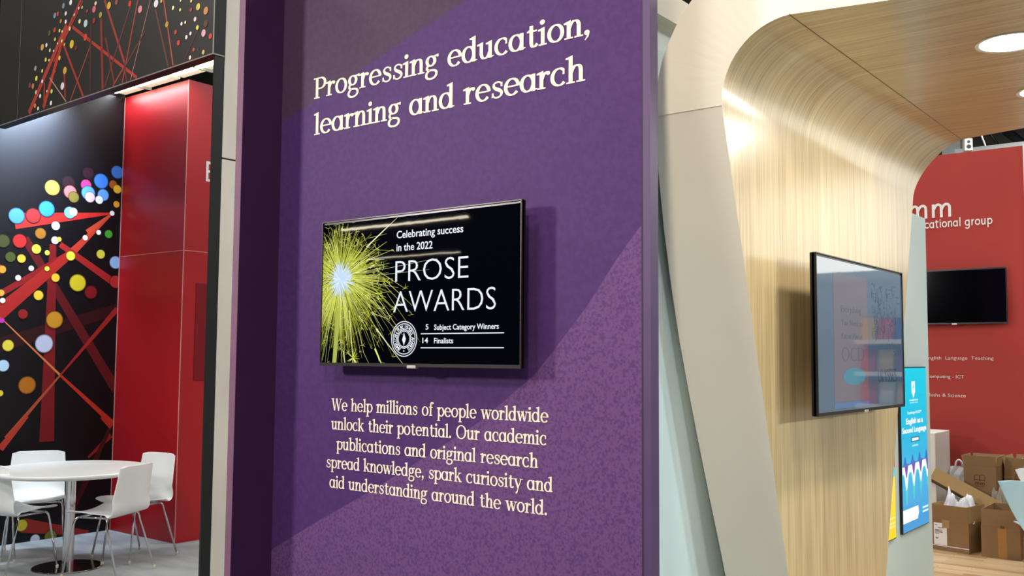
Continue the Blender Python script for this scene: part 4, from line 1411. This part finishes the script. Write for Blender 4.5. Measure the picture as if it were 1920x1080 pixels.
BD = [(307, 28, 12, '#7c8ca0'), (342, 12, 12, '#f4f0ec'), (265, 75, 12, '#8494a8'), (318, 65, 9, '#f4ece8'), (318, 105, 9, '#f4ece0'), (337, 138, 9, '#f4e48c'), (288, 148, 8, '#e8d870'), (385, 103, 10, '#f0e49c'), (414, 113, 16, '#c4dce8'), (413, 180, 15, '#e0483c'), (347, 213, 18, '#e8c038'), (288, 280, 10, '#e8c858'), (314, 340, 16, '#e0b040'),
      (302, 415, 16, '#ece4e4'), (250, 440, 10, '#e8d858'), (247, 497, 10, '#f4f0ec'), (205, 228, 14, '#e0a850'), (225, 218, 9, '#f4ece4'), (172, 330, 11, '#a0a0a8'), (205, 342, 8, '#f0d870'), (177, 378, 11, '#f4dc60'), (205, 392, 8, '#f4f0ec'), (145, 412, 12, '#803c5c'), (160, 415, 12, '#c0803c'), (175, 445, 9, '#e8b8b8'), (195, 463, 9, '#f4f0ec'), (185, 523, 8, '#f4f0ec'),
      (170, 510, 10, '#e08c3c'), (238, 290, 6, '#f4e8a0'), (242, 243, 8, '#e8dcac'), (222, 288, 9, '#f0d860'), (455, 45, 15, '#e06c80'), (486, 72, 13, '#a8a040'), (527, 27, 16, '#e8b840'), (563, 10, 12, '#b05038'), (628, 18, 13, '#d8382c'), (677, 45, 16, '#f0949c'), (754, 17, 17, '#f0ece8'), (806, 118, 13, '#c8963c'), (836, 38, 9, '#f4f0a0'), (870, 48, 7, '#f0e884'), (877, 115, 8, '#f4ece0'),
      (895, 108, 7, '#f0e8a0'), (920, 162, 8, '#f4f0e8'), (900, 180, 9, '#f4ece8'), (848, 155, 10, '#c8403c'), (862, 207, 12, '#d04038'), (922, 48, 9, '#b83c30'), (957, 33, 15, '#e4c85c'), (994, 52, 17, '#c88c50'), (942, 93, 10, '#f4d4d8'), (953, 133, 10, '#f0dc58'), (983, 160, 16, '#e8a8b8'), (993, 115, 15, '#5c3c30'), (1016, 175, 12, '#d84440'), (935, 240, 8, '#d84c44'), (982, 252, 10, '#d8b868'),
      (918, 278, 9, '#f4dccc'), (240, 160, 12, '#5c5838'), (265, 145, 11, '#c84838'), (295, 102, 9, '#c8803c'), (422, 53, 7, '#c0403c'), (455, 100, 12, '#a03830'), (300, 198, 7, '#f0e0a0'), (267, 190, 8, '#e8d068'), (368, 232, 10, '#803428'), (267, 345, 7, '#b84838'), (260, 246, 5, '#f4f0e0'), (280, 210, 5, '#f4e8d8'), (228, 440, 5, '#f4f0e8'), (313, 215, 7, '#e0b060'), (302, 152, 6, '#f0e0c0'), (280, 68, 10, '#c84c3c'), (398, 36, 7, '#c8dc90'), (463, 17, 9, '#f0e8a8'), (382, 40, 6, '#e8e8e8'), (360, 72, 6, '#f0dcc8'), (924, 5, 7, '#f0e070'), (873, 3, 6, '#f0e8a0'), (780, 6, 8, '#e0b060')]
for x, y, r, col in BD:
    u, v = HB.uv(x * k0, y * k0)
    v2 = HB.uv(x * k0, (y - r) * k0)[1]
    if v - abs(v2 - v) > 3.5:
        mb.disc2d(HB, u, v, abs(v2 - v) * 1.12, off, lin(col), [a * 0.6 + b * 0.4 for a, b in zip(lin(col), bgcol)], soft=0.88)
        off += 0.00002
us = HB.uv(35, 170)[0]
mb.quads2d([[(us, 3.5), (us + 0.004, 3.5), (us + 0.004, 5.2), (us, 5.2)]], HB, off, 0, lin('#8a8880'))
at(mb.build('printed_face', M['banner'], hb))
hbm = MB()
nrm = np.array([hd[1], -hd[0], 0])          # towards the viewer
p = lambda u, dn, z: tuple(np.array([hx1, hy1, 0]) + hd * u - nrm * dn + np.array([0, 0, z]))
def slab(mb_, u0, u1, d0, d1, z0, z1):
    b = len(mb_.v)
    for q in ((u0, d0, z0), (u1, d0, z0), (u1, d1, z0), (u0, d1, z0), (u0, d0, z1), (u1, d0, z1), (u1, d1, z1), (u0, d1, z1)):
        mb_.vert(p(*q))
    for q in ((0, 3, 2, 1), (4, 5, 6, 7), (0, 1, 5, 4), (1, 2, 6, 5), (2, 3, 7, 6), (3, 0, 4, 7)):
        mb_.f.append([b + i for i in q])
        mb_.m.append(0)
slab(hbm, -hl - 0.1, 0, 0, 0.082, 3.5, 5.2)
at(hbm.build('board', M['black'], hb))
hbm = MB()
slab(hbm, -hl - 0.1, 0.001, -0.003, 0.002, 3.497, 3.504)
slab(hbm, -0.003, 0.003, -0.003, 0.002, 3.504, 5.2)
slab(hbm, -0.002, 0.003, 0.002, 0.08, 3.497, 3.504)
at(hbm.build('edge_strip', M['silver'], hb))

# end wall of the left stand: black corner, white cladding
mb = MB()
mb.box(-5.206, -5.191, 3.60, 3.668, 0, 3.497)
o = mb.build('corner_post', M['black'], None)
tag(o, 'black square post at the corner of the left stand under the banner', 'post')
cl_ = empty('end_cladding', (-5.25, 4.2, 0), 0, 'warm white cladding panels between the black post and the purple wall', 'wall panel')
mb = MB()
mb.box(-5.208, -5.19, 3.675, 5.2, 0, 2.842)
at(mb.build('lower_panel', M['white_panel'], cl_, bevel=0.003))
mb = MB()
mb.box(-5.208, -5.19, 3.675, 5.2, 2.852, 5.2)
at(mb.build('upper_panel', M['white_panel'], cl_, bevel=0.003))
mb = MB()
mb.box(-5.206, -5.196, 3.67, 5.2, 2.842, 2.852)
mb.box(-5.206, -5.196, 3.669, 3.675, 0, 5.2)
at(mb.build('shadow_gap', M['black'], cl_))

# red column
rc = empty('red_column', (-7.9, 5.6, 0), 0, 'glossy red square column in the left stand behind the chairs', 'column')
RCX0, RCX1, RCY0, RCY1, RCZ = -8.44, -7.41, 4.88, 6.9, 4.02
mb = MB()
mb.box(RCX0, RCX1, RCY0, RCY1, 0, RCZ)
at(mb.build('body', M['red'], rc, bevel=0.002))
mb = MB()
mb.box(RCX1 - 0.004, RCX1 + 0.002, RCY0 - 0.002, RCY0 + 0.004, 0, RCZ)
mb.box(RCX0, RCX0 + 0.012, RCY0 - 0.002, RCY0 + 0.001, 0, RCZ)
mb.box(RCX0, RCX1, RCY0 - 0.0015, RCY0 + 0.001, 2.507, 2.512)
mb.box(RCX1 - 0.001, RCX1 + 0.0015, RCY0, RCY1, 2.507, 2.512)
at(mb.build('joint_line', M['red_joint'], rc))
mb = MB()
mb.quads2d([[(RCY0 + x, z) for x, z in q] for q in ([(0.20, 3.145), (0.225, 3.145), (0.225, 3.325), (0.20, 3.325)], [(0.225, 3.145), (0.30, 3.145), (0.30, 3.168), (0.225, 3.168)], [(0.225, 3.302), (0.30, 3.302), (0.30, 3.325), (0.225, 3.325)], [(0.225, 3.226), (0.29, 3.226), (0.29, 3.248), (0.225, 3.248)])], Plane((RCX1, 0, 0), (0, 1, 0), (0, 0, 1)), 0.003)
at(mb.build('letter', M['white'], rc))
mb = MB()
mb.box(RCX1 - 0.01, RCX1 + 0.006, 5.015, 5.9, 1.38, 2.23)
at(mb.build('inset_panel', M['dark_red'], rc))

# strip lights behind the banner
for i, (x0, x1, lb) in enumerate(((-8.44, -7.55, 'left strip light glowing under the banner above the red column'), (-7.50, -6.0, 'right strip light glowing under the banner next to the black post'))):
    o = empty('strip_light', (x0, 4.8, 4.03), 0, lb, 'strip light', 'strip lights under the header banner')
    L = x1 - x0
    mb = MB()
    mb.box(0, L, -0.085, 0.085, 0.02, 0.035)
    mb.build('reflector', M['reflector'], o)
    mb = MB()
    mb.box(0.03, L - 0.03, -0.075, -0.02, 0.0, 0.02)
    mb.build('diffuser', M['tube'], o, bevel=0.008)
    mb = MB()
    mb.box(0.4, 0.415, -0.09, 0.10, -0.004, 0.05)
    mb.build('bracket', M['grey_metal'], o)
    l = bpy.data.lights.new('strip_glow', 'AREA')
    l.shape = 'RECTANGLE'
    l.size = L
    l.size_y = 0.08
    l.energy = 6 * L
    l.color = (0.82, 0.90, 1.0)
    lo = bpy.data.objects.new('strip_glow', l)
    COL.objects.link(lo)
    lo.location = (x0 + L / 2, 4.75, 4.015)

for y, p_ in ((3.92, 52), (4.22, 30)):
    area('strip_glow', (-8.10, y, 4.0), (-8.62, y - 0.17, 3.1), 0.25, p_, (0.62, 0.80, 1.0), 1.6)

# ------------------------------------------------------------------ high level hall fittings seen over the red wall
mb = MB()
mb.box(-5.75, -3.0, 24.6, 24.9, 6.3, 6.635)
o = mb.build('roof_beam', M['grey_metal'], None)
tag(o, 'pale grey steel beam high up behind the red wall', 'beam')
mb = MB()
mb.box(-6.18, -5.76, 25.2, 25.6, 5.4, 7.999)
o = mb.build('air_duct', M['grey_metal'], None)
tag(o, 'grey upright air duct in the gap above the red wall', 'duct')
sp_ = empty('hanging_speaker', (-5.15, 23.2, 6.41), 0.5, 'small hanging loudspeaker box above the red wall', 'loudspeaker')
mb = MB()
mb.box(-0.085, 0.085, -0.09, 0.09, -0.14, 0.14)
mb.build('cabinet', M['beam'], sp_, bevel=0.015)
for z, r in ((0.06, 0.035), (-0.05, 0.05)):
    mb = MB()
    mb.quads2d(dotq(0, z, r), Plane((0, -0.09, 0), (1, 0, 0), (0, 0, 1)), 0.004)
    mb.build('driver', M['tv_black'], sp_)
mb = MB()
mb.tube([(0, 0, 0.14), (0, 0, 1.585)], 0.02, 8)
mb.build('hanger', M['grey_metal'], sp_)
for (a, b, r, m_, nm, lb, ct) in (((-5.27, 23.0, 8.0), (-4.74, 23.0, 6.3), 0.017, 'beam', 'hanging_cable', 'thin pale cable above the red wall beside the loudspeaker', 'cable'),
                                  ((-5.72, 25.8, 7.99), (-4.85, 25.8, 6.58), 0.03, 'tv_black', 'roof_strut', 'thin black strut across the gap above the red wall', 'strut'),
                                  ((-5.6, 26.5, 7.98), (-4.3, 26.5, 6.64), 0.11, 'hall_dark', 'roof_truss', 'broad dark roof truss at the right of the gap above the red wall', 'truss')):
    mb = MB()
    mb.tube([a, b], r, 8)
    o = mb.build(nm, M[m_], None, smooth=True)
    tag(o, lb, ct)

# ------------------------------------------------------------------ stand opposite the oak wall: only its reflection shows in the television
sv = empty('book_stand', (0.2, 8.2, 0), 0, 'blue grey book stand with a white canopy, mirrored in the oak wall television', 'book stand')
mb = MB()
mb.box(-0.80, 1.6, 8.2, 8.3, 0.012, 2.34)
at(mb.build('back_panel', M['bluegrey'], sv))
mb = MB()
mb.box(-0.80, 1.6, 8.14, 8.3, 2.34, 3.1)
at(mb.build('canopy', M['glow_canopy'], sv))
mb = MB()
for z in (1.21, 1.47, 1.73):
    mb.box(-0.75, -0.05, 7.98, 8.199, z, z + 0.035)
at(mb.build('shelf', M['white'], sv))
rnd = random.Random(3)
bc = [mat('book_cover', c, 0.5, noise=0.05) for c in ('#b5404a', '#d8d6d0', '#c0504a', '#3a5a9a', '#d0b070', '#7a4a7a')]
bkm = MB()
bkm.box(-0.06, 0.06, -0.012, 0.012, 0, 0.18)
bproto = None
for z, lvl in ((1.246, 'lower'), (1.506, 'middle'), (1.766, 'upper')):
    for i in range(5):
        me = bkm.mesh('book', [rnd.choice(bc)])
        b = bpy.data.objects.new('book', me)
        COL.objects.link(b)
        b.location = (-0.68 + 0.14 * i, 8.12, z)
        b.rotation_euler = (-0.2, 0, 0)
        tag(b, 'face-out book on the %s shelf of the mirrored book stand, %s from the wall end' % (lvl, ('first', 'second', 'third', 'fourth', 'fifth')[i]), 'book', 'books on the mirrored book stand')
# long tubes of hall light behind the viewer, mirrored in the glass of the purple wall's television
for i, (y, z, lb) in enumerate(((-12.0, 4.93, 'long pale light tube mirrored near the top of the sparkler television'), (-17.0, 4.83, 'second light tube mirrored in the middle of the sparkler television'))):
    mb = MB()
    mb.box(*((-19.4, -15.0) if i == 0 else (-23.6, -19.6)), y - 0.05, y + 0.05, z, z + (0.04 if i == 0 else 0.012))
    o = mb.build('light_tube', M['hall_tube'], None)
    tag(o, lb, 'light')
